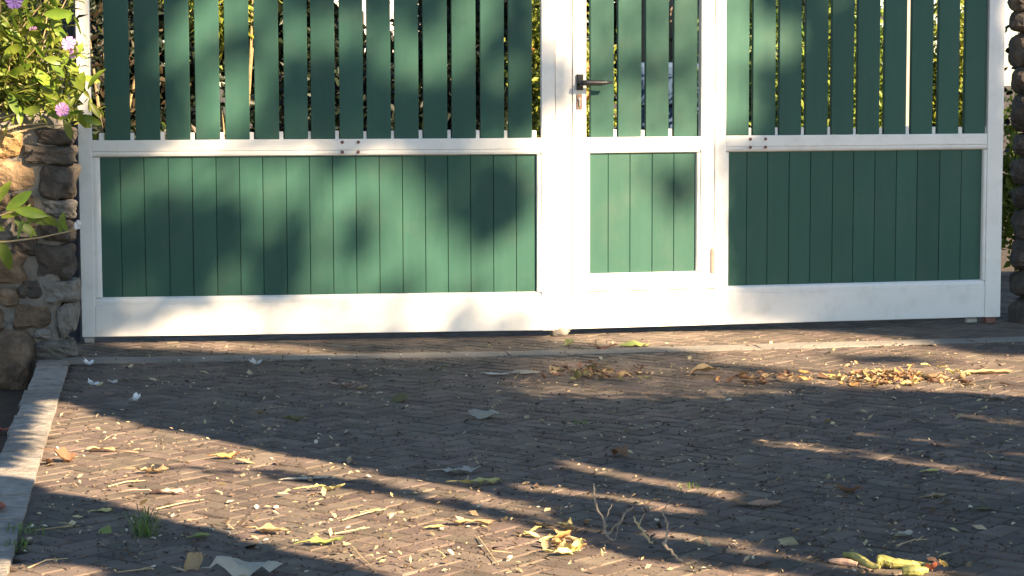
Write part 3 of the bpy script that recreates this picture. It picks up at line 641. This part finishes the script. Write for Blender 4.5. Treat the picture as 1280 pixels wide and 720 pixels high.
put_leaf(384,600,.14,.035,12,'d_pale','narrow pale strip of leaf lying across a dark streak',24,.2,.5,0,.08,.1)
put_leaf(428,485,.10,.05,170,'d_pink','curled brownish leaf left of the olive leaf',25,.9,1.1,1,.25,.3)
put_leaf(452,487,.06,.035,20,'d_tan','small tan leaf beside the curled brownish leaf',26,.9,1.1,1,.25,.3)
put_leaf(368,527,.075,.045,-20,'d_olive','small olive brown leaf in the left shade',27,.9,1.1,1,.25,.3)
put_leaf(327,517,.05,.03,30,'d_tan','tiny tan leaf left of the olive brown leaf',28,.9,.7,1,.25,.3)
put_leaf(1062,617,.09,.05,-35,'d_brown','dark brown curled leaf in the right shade',29,1.2,1.1,1,.2,.5)
put_leaf(1170,622,.07,.035,20,'d_tan','small tan leaf far right in the shade',30,.5,.6,0,.15,.3)
put_leaf(1128,671,.06,.04,20,'d_pale','pale petal-like leaf on the tip of a short stick',31,.9,.6,1,.2,.1)
put_leaf(130,640,.055,.03,10,'d_yel','small yellowish leaf on the dark pavers near the kerb',32,.6,.6,0,.2,.3)
put_leaf(131,666,.045,.04,60,'d_green','small upright light green leaf left of the grass tuft',33,-.5,-.8,0,.1,.2,(.2,-.5))
put_leaf(252,672,.05,.035,30,'d_green','small green leaf right of the grass tuft',34,.6,.7,0,.1,.5)
put_leaf(-4,636,.10,.05,-60,'d_red','reddish leaf lying on the kerb at the left edge',35,.6,.7,0,.1,.3,z=.018)
put_leaf(3,540,.12,.07,-20,'d_red','dull red leaf lying in the dark bed beside the kerb',36,.6,.7,0,.2,.3,z=-.11)
put_leaf(1230,639,.06,.035,15,'d_olive','small olive leaf at the right edge of the shade',37,.5,.6,0,.1,.3)
put_leaf(1165,590,.05,.03,15,'d_yel','small yellow leaf on a thin sunlit streak',38,.5,.6,0,.1,.3)
put_leaf(655,467,.13,.05,5,'d_grey','long grey-tan leaf left of the dry heap',39,-.4,-.9,0,.12,.2)
put_leaf(545,661,.045,.028,10,'d_yel','bright yellow small leaf in the sunlit band',40,.5,.6,0,.1,.3)
put_leaf(410,614,.10,.05,15,'d_yel','pale crumpled leaf in the middle of the sunlit band',41,.8,.9,1,.3,.5)
put_leaf(408,681,.10,.045,25,'d_green','yellow-green leaf at the lower edge of the sunlit band',42,.8,.9,1,.25,.4)
put_leaf(340,667,.09,.045,-10,'d_tan','tan crumpled leaf lower left in the sunlit band',43,.8,.9,1,.3,.4)
put_leaf(285,574,.07,.045,10,'d_orange','orange tan leaf upper left in the sunlit band',44,.8,.9,1,.3,.4)
put_leaf(190,592,.10,.05,5,'d_tan','tan leaf pair left in the sunlit band',45,.8,.9,1,.3,.4)
put_leaf(590,657,.15,.05,-5,'d_tan','long tan husk in the sunlit band right of the yellow leaf',46,.5,.9,2,.3,.2)

def heap(name, label, px0, px1, py0, py1, n_, mats, seed, sz=(.04,.085)):
    r_ = random.Random(seed); c = g((px0+px1)/2, (py0+py1)/2); root = empty(name, c, 0, label, 'leaf heap')
    for i in range(n_):
        t = r_.gauss(.5,.22); u_ = r_.gauss(.5,.25); P_ = g(px0+(px1-px0)*t, py0+(py1-py0)*u_)
        L_ = r_.uniform(*sz); me = dry_leaf_mesh('leaf', L_, L_*r_.uniform(.45,.75), M[r_.choice(mats)], seed*100+i, r_.uniform(.3,1.5), r_.uniform(.4,1.3), r_.choice((0,1,2)), .22, r_.uniform(0,.3), 6, 4)
        lift = max(0, .014*(1-((t-.5)/.4)**2))*r_.random()
        link('leaf', me, root, loc=P_-c+Vector((0,0,lift)), rot=(r_.gauss(0,.35), r_.gauss(0,.35), r_.uniform(0,6.3)))
heap('leaf_heap', 'sunlit heap of orange dry leaves in front of the right leaf', 1000, 1215, 462, 484, 150, ['d_orange','d_tan','d_tan','d_brown','d_yel'], 3, (.025,.062))
heap('leaf_heap', 'crumpled pale yellow dried leaf cluster left of the twigs', 664, 742, 662, 698, 26, ['d_yel','d_tan','d_tan','d_orange'], 6, (.03,.065))
heap('leaf_heap', 'low heap of dull brown leaf scraps below the door', 665, 800, 459, 478, 70, ['d_tan','d_brown','d_olive','d_tan'], 4, (.03,.06))
heap('leaf_heap', 'thin scatter of dull scraps left of the orange heap', 900, 1020, 466, 484, 34, ['d_tan','d_brown','d_orange'], 5, (.03,.06))

# white fallen flowers in the left corner
for i, (px, py, lb) in enumerate([(112,458,'white flower standing on the pavers nearest the pillar foot'),(116,483,'white flower lying left below the standing one'),(170,503,'white petal beside a pale leaf below the left flowers'),(319,457,'white flower lying at the concrete band'),(142,481,'slim white blossom right of the lying flower')]):
    fw = empty('fallen_flower', g(px,py), 0, lb, 'flower', 'white flowers fallen in the left corner'); r_ = random.Random(i)
    for a in range(4 if i != 4 else 2):
        t = 2*math.pi*a/5+i; v, f_ = leaf_pts(.034, .022, 4, r_.uniform(.4,1.4), .2, 0, a); q = MB(); q.add(v, f_)
        q.build('petal', M['petalw'], fw, smooth=True, loc=(0,0,.006), rot=(r_.uniform(-.3,.3), r_.uniform(-.6,.2), t))
    q = MB(); q.tube([(0,0,.006),(-.012,.014,.014),(-.026,.02,.012 if i else .035)], [.0022,.002,.0015], 5); q.build('stem', M['d_pale'], fw)

# twigs
def twig(px, py, pts, rads, mat, label, branches=(), name='twig'):
    root = empty(name, g(px,py), 0, label, 'twig', 'twigs lying on the drive'); rt = random.Random(px)
    def rough(ps, rs):
        P3, R3 = [], []; ps = [Vector(p) for p in ps]
        for i in range(len(ps)-1):
            for k_ in range(3):
                t = k_/3; P3.append(ps[i].lerp(ps[i+1], t)+Vector([rt.gauss(0,.0016) for _ in range(3)])); R3.append((rs[i]*(1-t)+rs[i+1]*t)*.52*rt.uniform(.8,1.2)*(1.25 if k_ == 0 else 1))
        return P3+[ps[-1]], R3+[rs[-1]*.5]
    q = MB(); q.tube(*rough(pts, rads), 6); st = q.build('stem', M[mat], root)
    for b_, rr in branches: q = MB(); q.tube(*rough(b_, rr), 5); q.build('side_shoot', M[mat], root)
def PP(px, py, base, dz=0):                       # twig joint standing above the ground at the depth of its foot
    b_ = g(*base); p = pl(px, py, b_.y+dz); return p-b_
B1 = (760,672)
twig(*B1, [PP(758,671,B1), PP(756,656,B1), PP(749,640,B1,.02), PP(744,630,B1,.02), PP(742,618,B1,.03), PP(742,604,B1,.03)], [.006,.005,.0048,.0045,.006,.003], 'twig', 'forked grey twig standing up left of the pale stick',
     [([PP(758,668,B1), PP(772,656,B1,-.02), PP(780,645,B1,-.03), PP(792,633,B1,-.03)], [.006,.005,.005,.003]), ([PP(757,655,B1), PP(759,642,B1,.03), PP(765,630,B1,.04)], [.003,.003,.002]), ([PP(758,669,B1), PP(764,674,B1,-.03), PP(770,675,B1,-.03)], [.005,.006,.004]), ([PP(770,672,B1), PP(772,660,B1), PP(774,650,B1)], [.003,.003,.002])])
B2 = (812,679)
twig(*B2, [PP(815,678,B2), PP(808,671,B2), PP(800,660,B2,.01), PP(797,655,B2,.01), PP(792,646,B2,.02)], [.005,.007,.006,.0055,.004], 'straw', 'short pale knobbly stick in sunlight between two twigs',
     [([PP(798,657,B2), PP(803,648,B2,.03), PP(806,642,B2,.03)], [.003,.0025,.0015])])
B3 = (848,702)
twig(*B3, [PP(852,702,B3), PP(842,692,B3), PP(832,682,B3), PP(829,680,B3,.02), PP(836,664,B3,.03), PP(833,652,B3,.03)], [.007,.0065,.0075,.007,.006,.0045], 'twig', 'rightmost bent twig with a thin forked tip',
     [([PP(833,653,B3,.03), PP(828,638,B3,.04), PP(836,628,B3,.04), PP(842,622,B3,.05)], [.004,.003,.0025,.0015]), ([PP(829,640,B3,.04), PP(838,642,B3,.03), PP(848,639,B3,.02)], [.002,.002,.0015])])
B4 = (670,628); twig(*B4, [PP(660,634,B4), PP(672,628,B4), PP(680,622,B4)], [.004,.003,.002], 'twig', 'thin little twig above the crumpled yellow leaf', [([PP(676,625,B4), PP(679,632,B4), PP(681,636,B4)], [.002,.002,.001])])
r_ = random.Random(21); SL = [(160,606,50,8,'upper left of the sunlit band'),(300,548,24,0,'at the upper edge of the sunlit band'),(225,632,60,12,'under the pinkish dried leaf'),(345,588,40,3,'at the start of the dark streak'),(440,665,44,8,'low in the sunlit band'),(455,645,55,14,'in the middle of the sunlit band'),(480,652,45,10,'beside the middle of the sunlit band'),(70,662,60,6,'on the dark pavers left of the grass'),(60,706,50,12,'in the lower left corner'),(170,715,45,5,'at the bottom edge left of the tan leaf'),(1140,680,40,8,'right of the pale petal at lower right'),(1180,684,60,0,'above the green stalk'),(1010,712,60,2,'left end of the green stalk'),(455,700,30,-30,'at the lower edge of the sunlit band'),(610,690,26,-35,'below the long tan husk'),(250,560,34,-12,'in the upper sunlit band')]
for i, (px, py, ln, an, wh) in enumerate(SL[:1]+SL[2:3]+SL[4:6]+SL[7:11]+SL[13:15]):
    a = g(px-ln/2, py+an/2); e = g(px+ln/2, py-an/2); root = empty('straw', (a+e)/2, 0, 'thin dry straw '+wh, 'straw', 'dry straws on the drive'); c = (a+e)/2; q = MB()
    q.tube([a-c+Vector((0,0,.004)), Vector((r_.uniform(-.01,.01), r_.uniform(-.02,.02), .008)), e-c+Vector((0,0,.004))], [.0019,.0018,.0011], 5); q.build('stem', M['straw'], root)
    q = MB(); b_ = (e-c)*.3+Vector((0,0,.006)); q.tube([b_, b_+Vector((r_.uniform(-.02,.03), r_.uniform(-.03,.03), .008)), b_+Vector((r_.uniform(-.03,.05), r_.uniform(-.05,.05), .004))], [.0014,.0011,.0008], 5); q.build('side_shoot', M['straw'], root)
# cut green stalk at the lower right
gs = empty('cut_stalk', g(1115,712), 0, 'thick yellow-green cut plant stalk at the lower right edge', 'stalk'); GO = g(1115,712)
def stalk(name, pts, rads, mt, fl=.6):
    q = MB(); P3 = [p-GO for p in pts]; fine = []; rf_ = []; rr = random.Random(len(pts)*7+int(pts[0].x*100))
    for i in range(len(P3)-1):
        for k_ in range(4):
            t = k_/4; fine.append(P3[i].lerp(P3[i+1], t)+Vector((0,0,rr.uniform(-.0015,.0015)))); rf_.append((rads[i]*(1-t)+rads[i+1]*t)*rr.uniform(.93,1.07))
    fine.append(P3[-1]); rf_.append(rads[-1]); q.tube(fine, rf_, 9); o = q.build(name, M[mt], gs); return o
up = Vector((0,0,.016))
stalk('stalk_piece', [g(1096,708)+up*.8, g(1103,708)+up*.8, g(1118,710)+up*.7, g(1140,711)+up*.7, g(1165,709)+up*.4], [.013,.0145,.012,.009,.003], 'stalkg')
stalk('stalk_piece', [g(1055,701)+up, g(1070,704)+up, g(1086,712)+up*.7, g(1100,714)+up*.6], [.006,.010,.009,.005], 'stalkg')
stalk('stalk_piece', [g(1128,722)+up, g(1142,722)+up, g(1160,722)+up], [.011,.014,.006], 'stalkg')
stalk('sheath', [g(1036,705)+up*.4, g(1054,706)+up*.5, g(1072,709)+up*.4], [.004,.010,.006], 'd_pink')
for i, (px, py) in enumerate(((1168,713),(1178,715),(1162,718))): link('scrap', dry_leaf_mesh('scrap', .05, .035, M[('d_pink','d_yel','d_red')[i]], 300+i, 1, 1, 1, .3, 0, 6, 4), gs, loc=g(px,py)-GO+Vector((0,0,.012)), rot=(.3*i,.4,i))
# stop stone under the meeting stiles
sp_ = link('stop_stone', stone_mesh('stop_stone', .095, .055, .08, 91, M['band'], 2.2, smooth=True), None, loc=g(699,419.5)+Vector((0,.0,.02))); tag(sp_, 'rounded grey stone lying where the gate leaves meet', 'stone')
# weeds
def tuft(name, label, px, py, n_, hgt, spread, seed, cat='grass'):
    r_ = random.Random(seed); root = empty(name, g(px,py), 0, label, cat); q = MB()
    for i in range(n_):
        t = r_.uniform(0,6.28); l = hgt*r_.uniform(.5,1.2); o_ = r_.uniform(.3,1.1); b_ = Vector((r_.gauss(0,.02), r_.gauss(0,.02), 0)); w = .0017
        d = Vector((math.cos(t), math.sin(t), 0)); s_ = Vector((-d.y, d.x, 0))*w
        p1 = b_+d*l*.35*o_*spread+Vector((0,0,l*.6)); p2 = b_+d*l*o_*spread+Vector((0,0,l*.55))
        q.add([b_-s_, b_+s_, p1+s_*.8, p1-s_*.8, p2], [(0,1,2,3),(3,2,4)])
    q.build('blades', M['grass'], root)
tuft('grass_tuft', 'green grass tuft growing between dark pavers at lower left', 182, 670, 48, .10, 1.25, 1)
tuft('weed_tuft', 'small weed growing along the kerb at lower left', 30, 668, 30, .045, 1.0, 2, 'weed'); tuft('weed_tuft', 'small weed at the kerb just below another', 20, 688, 34, .04, 1.1, 3, 'weed')
tuft('weed_tuft', 'faint green weed in the shaded middle of the drive', 722, 529, 26, .02, 1.6, 4, 'weed'); tuft('weed_tuft', 'tiny weed on a sunlit streak right of the twigs', 859, 611, 14, .035, .9, 5, 'weed')

# small pale petals one can still tell apart, then crumbs nobody could count
r_ = random.Random(31); flake_me = []
for i in range(8):
    q = MB(); L_ = r_.uniform(.016,.028); v, f_ = leaf_pts(L_, L_*r_.uniform(.5,.9), 4, r_.uniform(-1.2,1.4), r_.uniform(.1,.5), 0, i, .15); q.add(v, f_); zm = min(p[2] for p in q.v); q.v = [(p[0]-L_/2, p[1], p[2]-zm) for p in q.v]; flake_me.append(q.mesh('petal_flake', M['flake']))
def in_drive(x, y): return (Vector((x,y))-K1).dot(kn) < -.02 and y < 9.6+.12*x
def rand_ground():
    while True:
        p = g(r_.uniform(10,1275), r_.uniform(425,718))
        if in_drive(p.x, p.y): return p
for i in range(220):
    p = rand_ground(); o = link('petal_flake', flake_me[i%8], None, loc=(p.x,p.y,.003+(.008 if abs((Vector((p.x,p.y))-Vector((0,9.1))).y-.12*p.x) < .2 else 0)), rot=(r_.gauss(0,.3), r_.gauss(0,.3), r_.uniform(0,6.3)), scale=[r_.uniform(.5,.95)]*3)
    tag(o, 'small pale fallen petal scattered on the paved drive', 'petal', 'pale petals scattered over the drive')
m_ = MB(); r2 = random.Random(77)
for i in range(4600):
    if r2.random() < .5: x, y = r2.uniform(-1.8,2.6), r2.uniform(4.6,9.7)
    else:
        p = g(r2.uniform(10,1275), 425+293*r2.random()); x, y = p.x, p.y
    if not in_drive(x, y): continue
    if noise.noise((x*1.7, y*1.7, 4))+r2.uniform(-.4,.6) < 0: continue
    l = .0095*r2.lognormvariate(-.4,.5); t = r2.uniform(0,6.3); d = Vector((math.cos(t),math.sin(t),r2.gauss(0,.35))); s_ = Vector((-math.sin(t),math.cos(t),r2.gauss(0,.35)))*r2.uniform(.2,.6)
    c = Vector((x,y,.004+abs(r2.gauss(0,.003)))); 
    m_.add([c-d*l, c+s_*l, c+d*l, c-s_*l+Vector((0,0,.003))], [(0,1,2),(0,2,3)])
tag(m_.build('leaf_litter', M['crumb']), 'fine crumbs of petals and leaf scraps over the drive', 'leaf litter', kind='stuff')

m_ = MB()
for i in range(5000):
    p = g(r2.uniform(5,1278), 428+290*r2.random()); x, y = p.x+r2.gauss(0,.05), p.y+r2.gauss(0,.05)
    if not in_drive(x, y): continue
    l = .008*r2.lognormvariate(-.5,.5); t = r2.uniform(0,6.3); d = Vector((math.cos(t),math.sin(t),r2.gauss(0,.3))); s_ = Vector((-math.sin(t),math.cos(t),r2.gauss(0,.3)))*r2.uniform(.15,.6)
    c = Vector((x,y,.003+abs(r2.gauss(0,.002)))); m_.add([c-d*l, c+s_*l, c+d*l, c-s_*l+Vector((0,0,.004))], [(0,1,2),(0,2,3)])
tag(m_.build('dark_grit', M['d_brown_s']), 'dark crumbs of bark and soil over the drive', 'grit', kind='stuff')

# ------------------------------------------------------------------ trees behind the viewer that dapple the light, and one added to cut skylight
# gaps in the crowns, given where their light falls (photo positions on the gate and the drive; later entries win):
# P outline, E ellipse (cx, cy, rx, ry, turn), L streak with its width; last number is how open the gap is
GAPS = [
 ('P', [(100,-5),(680,-5),(680,425),(100,425)], .03),
 ('E', 227,40,24,38,0, .97), ('E', 257,28,22,34,0, .97), ('E', 293,12,24,26,0, .97), ('E', 330,22,22,26,0, .75), ('L', [(268,62),(300,48),(345,22)], 15, .05),
 ('E', 293,98,30,36,0, .85), ('E', 258,102,22,34,0, .8), ('E', 330,88,24,32,0, .7), ('E', 366,40,26,32,0, .93), ('E', 403,34,24,30,0, .75), ('E', 439,34,24,30,0, .8), ('E', 472,26,14,22,0, .45),
 ('E', 366,155,22,22,0, .97), ('E', 287,148,30,24,0, .9), ('E', 256,152,24,24,0, .85), ('E', 325,140,18,28,0, .8), ('E', 215,158,20,18,0, .6), ('E', 439,166,20,12,0, .3),
 ('E', 502,58,28,36,0, .97), ('E', 540,74,30,34,0, .97), ('E', 585,24,28,30,0, .97), ('E', 579,76,24,28,0, .85), ('E', 510,10,16,16,0, .6), ('E', 615,18,20,26,0, .75), ('E', 642,16,16,20,0, .3), ('E', 637,86,24,26,0, .9), ('E', 657,166,24,14,0, .5), ('E', 610,166,24,12,0, .35), ('L', [(495,28),(530,44),(556,18)], 12, .25),
 ('P', [(200,176),(440,176),(440,197),(200,199)], .7), ('P', [(440,177),(590,175),(590,196),(440,197)], .3), ('P', [(590,175),(680,174),(680,196),(590,196)], .6),
 ('E', 166,235,30,40,0, .7), ('E', 160,292,18,22,0, .3), ('E', 184,352,24,20,0, .5), ('E', 220,213,28,26,0, .85), ('E', 257,220,28,28,0, .8), ('E', 290,212,26,24,0, .8), ('E', 290,318,26,28,0, .7), ('E', 287,358,30,18,0, .85), ('E', 235,360,18,12,0, .4),
 ('E', 330,230,30,34,0, .9), ('E', 345,275,28,28,0, .85), ('E', 378,218,30,28,0, .9), ('E', 415,255,32,36,0, .97), ('E', 463,220,34,30,0, .97), ('E', 412,318,28,28,0, .88), ('E', 400,354,26,18,0, .8),
 ('P', [(440,197),(505,197),(545,235),(590,296),(640,288),(680,262),(680,376),(430,376),(430,330),(470,270)], .97),
 ('P', [(306,300),(330,292),(368,330),(360,366),(322,352)], .1), ('E', 451,304,15,14,20, .0), ('L', [(436,292),(412,268)], 12, .5), ('E', 502,360,15,14,0, .05),
 ('P', [(548,198),(672,198),(672,255),(640,284),(614,286),(596,258),(575,228)], .08), ('E', 570,232,12,22,0, .5),
 ('P', [(205,388),(420,380),(420,424),(190,426)], .92), ('P', [(420,380),(680,372),(680,416),(420,422)], .7), ('E', 165,414,24,12,0, .5), ('E', 588,386,14,24,0, .1), ('E', 650,396,22,16,0, .3), ('L', [(325,412),(365,404)], 9, .3),
 ('P', [(676,-5),(910,-5),(908,175),(676,175)], .74), ('P', [(676,-5),(735,-5),(735,60),(676,60)], .8), ('P', [(672,160),(910,160),(905,410),(672,415)], .97), ('E', 695,105,30,38,0, .12), ('L', [(735,94),(880,86)], 22, .3),
 ('E', 845,222,22,14,15, .0), ('E', 812,212,20,8,15, .45), ('E', 862,248,16,14,30, .3), ('E', 897,190,14,22,0, .2), ('E', 902,255,10,40,0, .5),
 ('P', [(905,-5),(945,-5),(972,20),(972,80),(955,90),(962,120),(940,170),(908,172)], .92),
 ('L', [(950,75),(957,172)], 12, .15), ('E', 985,46,26,32,0, .95), ('E', 1052,0,20,10,0, .7), ('E', 1025,174,16,11,0, .8),
 ('P', [(905,190),(930,190),(920,360),(905,360)], .25), ('E', 1058,245,11,15,0, .95), ('E', 1080,262,6,6,0, .8), ('E', 1122,277,8,13,0, .95), ('E', 1114,345,16,10,0, .8), ('E', 1035,332,10,10,0, .6), ('E', 1196,272,8,8,0, .5),
 ('P', [(890,362),(945,358),(965,380),(950,402),(890,408)], .6), ('P', [(950,375),(1010,372),(1010,402),(950,404)], .25), ('E', 1105,378,12,13,0, .9), ('E', 1052,380,10,10,0, .8), ('E', 1005,395,20,8,0, .5),
 ('P', [(120,424),(300,425),(430,436),(420,446),(250,436),(120,430)], .9), ('P', [(400,440),(600,434),(640,440),(560,450),(420,449)], .5),
 ('P', [(430,424),(700,415),(700,438),(600,438),(450,434)], .3),
 ('P', [(690,413),(960,408),(1010,412),(1130,424),(1190,440),(1280,446),(1280,498),(1100,488),(1000,482),(900,470),(850,458),(880,442),(690,428)], .9),
 ('P', [(1040,443),(1165,447),(1160,457),(1045,455)], .2), ('P', [(640,450),(840,445),(990,478),(1000,496),(850,500),(640,500)], .5), ('L', [(860,455),(1000,470)], 9, .3),
 ('L', [(1180,517),(1290,533)], 9, .5), ('L', [(1060,541),(1180,556),(1290,574)], 7, .5), ('L', [(940,550),(1100,572),(1290,604)], 12, .55),
 ('L', [(690,578),(800,600),(935,627)], 14, .97), ('L', [(640,607),(760,622),(890,644)], 12, .97), ('L', [(640,625),(720,640)], 9, .3),
 ('L', [(800,661),(970,692)], 14, .97), ('L', [(940,690),(1020,701),(1110,715)], 11, .7), ('L', [(1040,702),(1110,711),(1200,720)], 15, .97), ('P', [(900,705),(1010,712),(1040,722),(920,722)], .7),
 ('P', [(72,496),(150,522),(300,553),(450,583),(640,623),(700,646),(770,678),(960,722),(490,722),(430,708),(330,683),(200,647),(110,622),(30,610),(40,560)], .97),
 ('L', [(330,590),(450,606),(560,628),(660,652),(760,682),(850,700)], 9, .15), ('L', [(180,580),(300,592)], 4, .4),
 ('P', [(0,600),(48,604),(62,545),(76,500),(38,500),(0,585)], .97), ('P', [(-5,700),(90,702),(170,722),(-5,722)], .85), ('P', [(30,445),(280,447),(300,470),(60,480)], .06),
 ('P', [(-5,-5),(100,-5),(112,40),(112,110),(100,150),(55,165),(40,172),(44,215),(38,240),(-5,245)], .94), ('E', 14,285,40,32,0, .7), ('E', 10,20,20,25,0, .4), ('P', [(56,165),(100,165),(100,445),(56,445)], .0),
]

CELL = .03
E1 = Vector((math.cos(SUN_AZ), math.sin(SUN_AZ), 0)); E2 = Vector((-math.sin(SUN_EL)*math.sin(SUN_AZ), math.sin(SUN_EL)*math.cos(SUN_AZ), math.cos(SUN_EL)))
r_ = random.Random(9); far_pts, near_pts = [], []
def in_poly(x, y, pts):
    c = False; n_ = len(pts)
    for i in range(n_):
        x0, y0 = pts[i]; x1, y1 = pts[(i+1)%n_]
        if (y0 <= y) != (y1 <= y) and x < (x1-x0)*(y-y0)/(y1-y0)+x0: c = not c
    return c
def prep(o):
    if o[0] == 'E':
        _, cx, cy, rx, ry, an, v = o; m_ = max(rx, ry); ct, st = math.cos(R(an)), math.sin(R(an))
        return (cx-m_, cx+m_, cy-m_, cy+m_, lambda x, y: (((x-cx)*ct+(y-cy)*st)/rx)**2+((-(x-cx)*st+(y-cy)*ct)/ry)**2 < 1, v)
    if o[0] == 'P':
        p = o[1]; return (min(q[0] for q in p), max(q[0] for q in p), min(q[1] for q in p), max(q[1] for q in p), lambda x, y: in_poly(x, y, p), o[2])
    p, w = o[1], o[2]/2
    def near_line(x, y):
        for (x0,y0),(x1,y1) in zip(p, p[1:]):
            dx, dy = x1-x0, y1-y0; t = ((x-x0)*dx+(y-y0)*dy)/(dx*dx+dy*dy)
            if 0 <= t <= 1 and math.hypot(x-x0-t*dx, y-y0-t*dy) < w: return True
        return False
    return (min(q[0] for q in p)-w, max(q[0] for q in p)+w, min(q[1] for q in p)-w, max(q[1] for q in p)+w, near_line, o[3])
PREP = [prep(o) for o in GAPS][::-1]
def openness(px, py):
    for x0, x1, y0, y1, fn, v in PREP:
        if x0 <= px <= x1 and y0 <= py <= y1 and fn(px, py): return v
    return 0.0
def gate_hit(base):
    best = None
    for A, an in ((Vector((-1.8797,9.5081,0)), R(5.957)), (Vector((.27195,9.7661,0)), R(13.112))):
        nrm = Vector((-math.sin(an), math.cos(an), 0)); s_ = (A-base).dot(nrm)/TO_SUN.dot(nrm); p = base+TO_SUN*s_
        u_ = (p-A).dot(Vector((math.cos(an), math.sin(an), 0)))
        if -.1 < u_ < 2.1: best = (s_, p)
    return best
def first_hit(base):                          # where this line of sunlight lands, travelling towards the gate
    cands = []
    s_ = -base.z/TO_SUN.z; cands.append((s_, base+TO_SUN*s_))
    gh = gate_hit(base)
    if gh and gh[1].z > 0: cands.append(gh)
    s_ = (9.0-base.y)/TO_SUN.y; p = base+TO_SUN*s_
    if p.x < -1.78 and p.z > -.1: cands.append((s_, p))
    return max(cands, key=lambda c: c[0])
na, nb = int(8.6/CELL), int(5.4/CELL)
for j in range(nb):
    for i in range(na):
        a, b_ = 2.6+(i+r_.random())*CELL, 1.0+(j+r_.random())*CELL
        s0, hit = first_hit(E1*a+E2*b_); px, py, dd = to_px(hit)
        garden = hit.z > 1.62
        if garden and not (-60 < px < 640 and hit.z < 3.6): continue
        if not garden and not (-40 < px < 1720 and -45 < py < 800): continue
        near = hit.z < .01 and py > 492
        t = .03 if garden else openness(min(max(px,0),1279), min(max(py,0),719)); mean = 0 if t > .84 else -math.log(max(t,.012))/(.22 if near else .42)
        n_ = int(mean)+(1 if r_.random() < mean-int(mean) else 0)
        for q in range(n_):
            d_ = r_.uniform(3.6,5.0) if near else 17+2.2*noise.noise((a*.6,b_*.6,1))+r_.uniform(-1.2,1.2)
            (near_pts if near else far_pts).append(hit+E1*r_.uniform(-.5,.5)*CELL+E2*r_.uniform(-.5,.5)*CELL+TO_SUN*d_)
def shade_tree(name, label, pts, trunk, size, mat, seed, tr):
    c = Vector((sum(p.x for p in pts)/len(pts), sum(p.y for p in pts)/len(pts), 0)); h = max(p.z for p in pts)
    root_loc = Vector((trunk[0], trunk[1], -.12)); local = [p-root_loc for p in pts]
    tree(name, label, trunk[0], trunk[1], h*.95, 1, 0, size, mat, seed, 'trees behind the viewer', tr, pts=local, limbs=6, asp=.8)
print('crown', len(far_pts), len(near_pts), [min(p.z for p in near_pts), max(p.z for p in near_pts)])
bad = [p for p in near_pts if p.y > 0 and abs(p.x)/p.y < .26 and abs(p.z-CAM_H)/p.y < .2]
print('near crown points in view:', len(bad))
fx = sum(p.x for p in far_pts)/len(far_pts); fy = sum(p.y for p in far_pts)/len(far_pts); nx2 = sum(p.x for p in near_pts)/len(near_pts); ny2 = sum(p.y for p in near_pts)/len(near_pts)
shade_tree('shade_tree', 'tall tree out of view whose crown dapples the gate with shade', far_pts, (fx+1.6, fy-1.2), .062, M['lf_mid'], 501, .2)
shade_tree('shade_tree', 'low branching tree out of view that shades the near drive', near_pts, (nx2+1.9, ny2-1.5), .046, M['lf_mid'], 502, .12)
r_ = random.Random(61); over, _ = crown_pts((-2.1,5.0,5.1), 2.7, 4.6, 1.1, 11000, r_, 40, .30)  # extra crown over the drive, added out of view to block skylight
shade_tree('shade_tree', 'unseen tree added over the left drive to dim the skylight', [Vector(p) for p in over], (-4.6, 5.2), .17, M['lf_mid'], 503, .18)
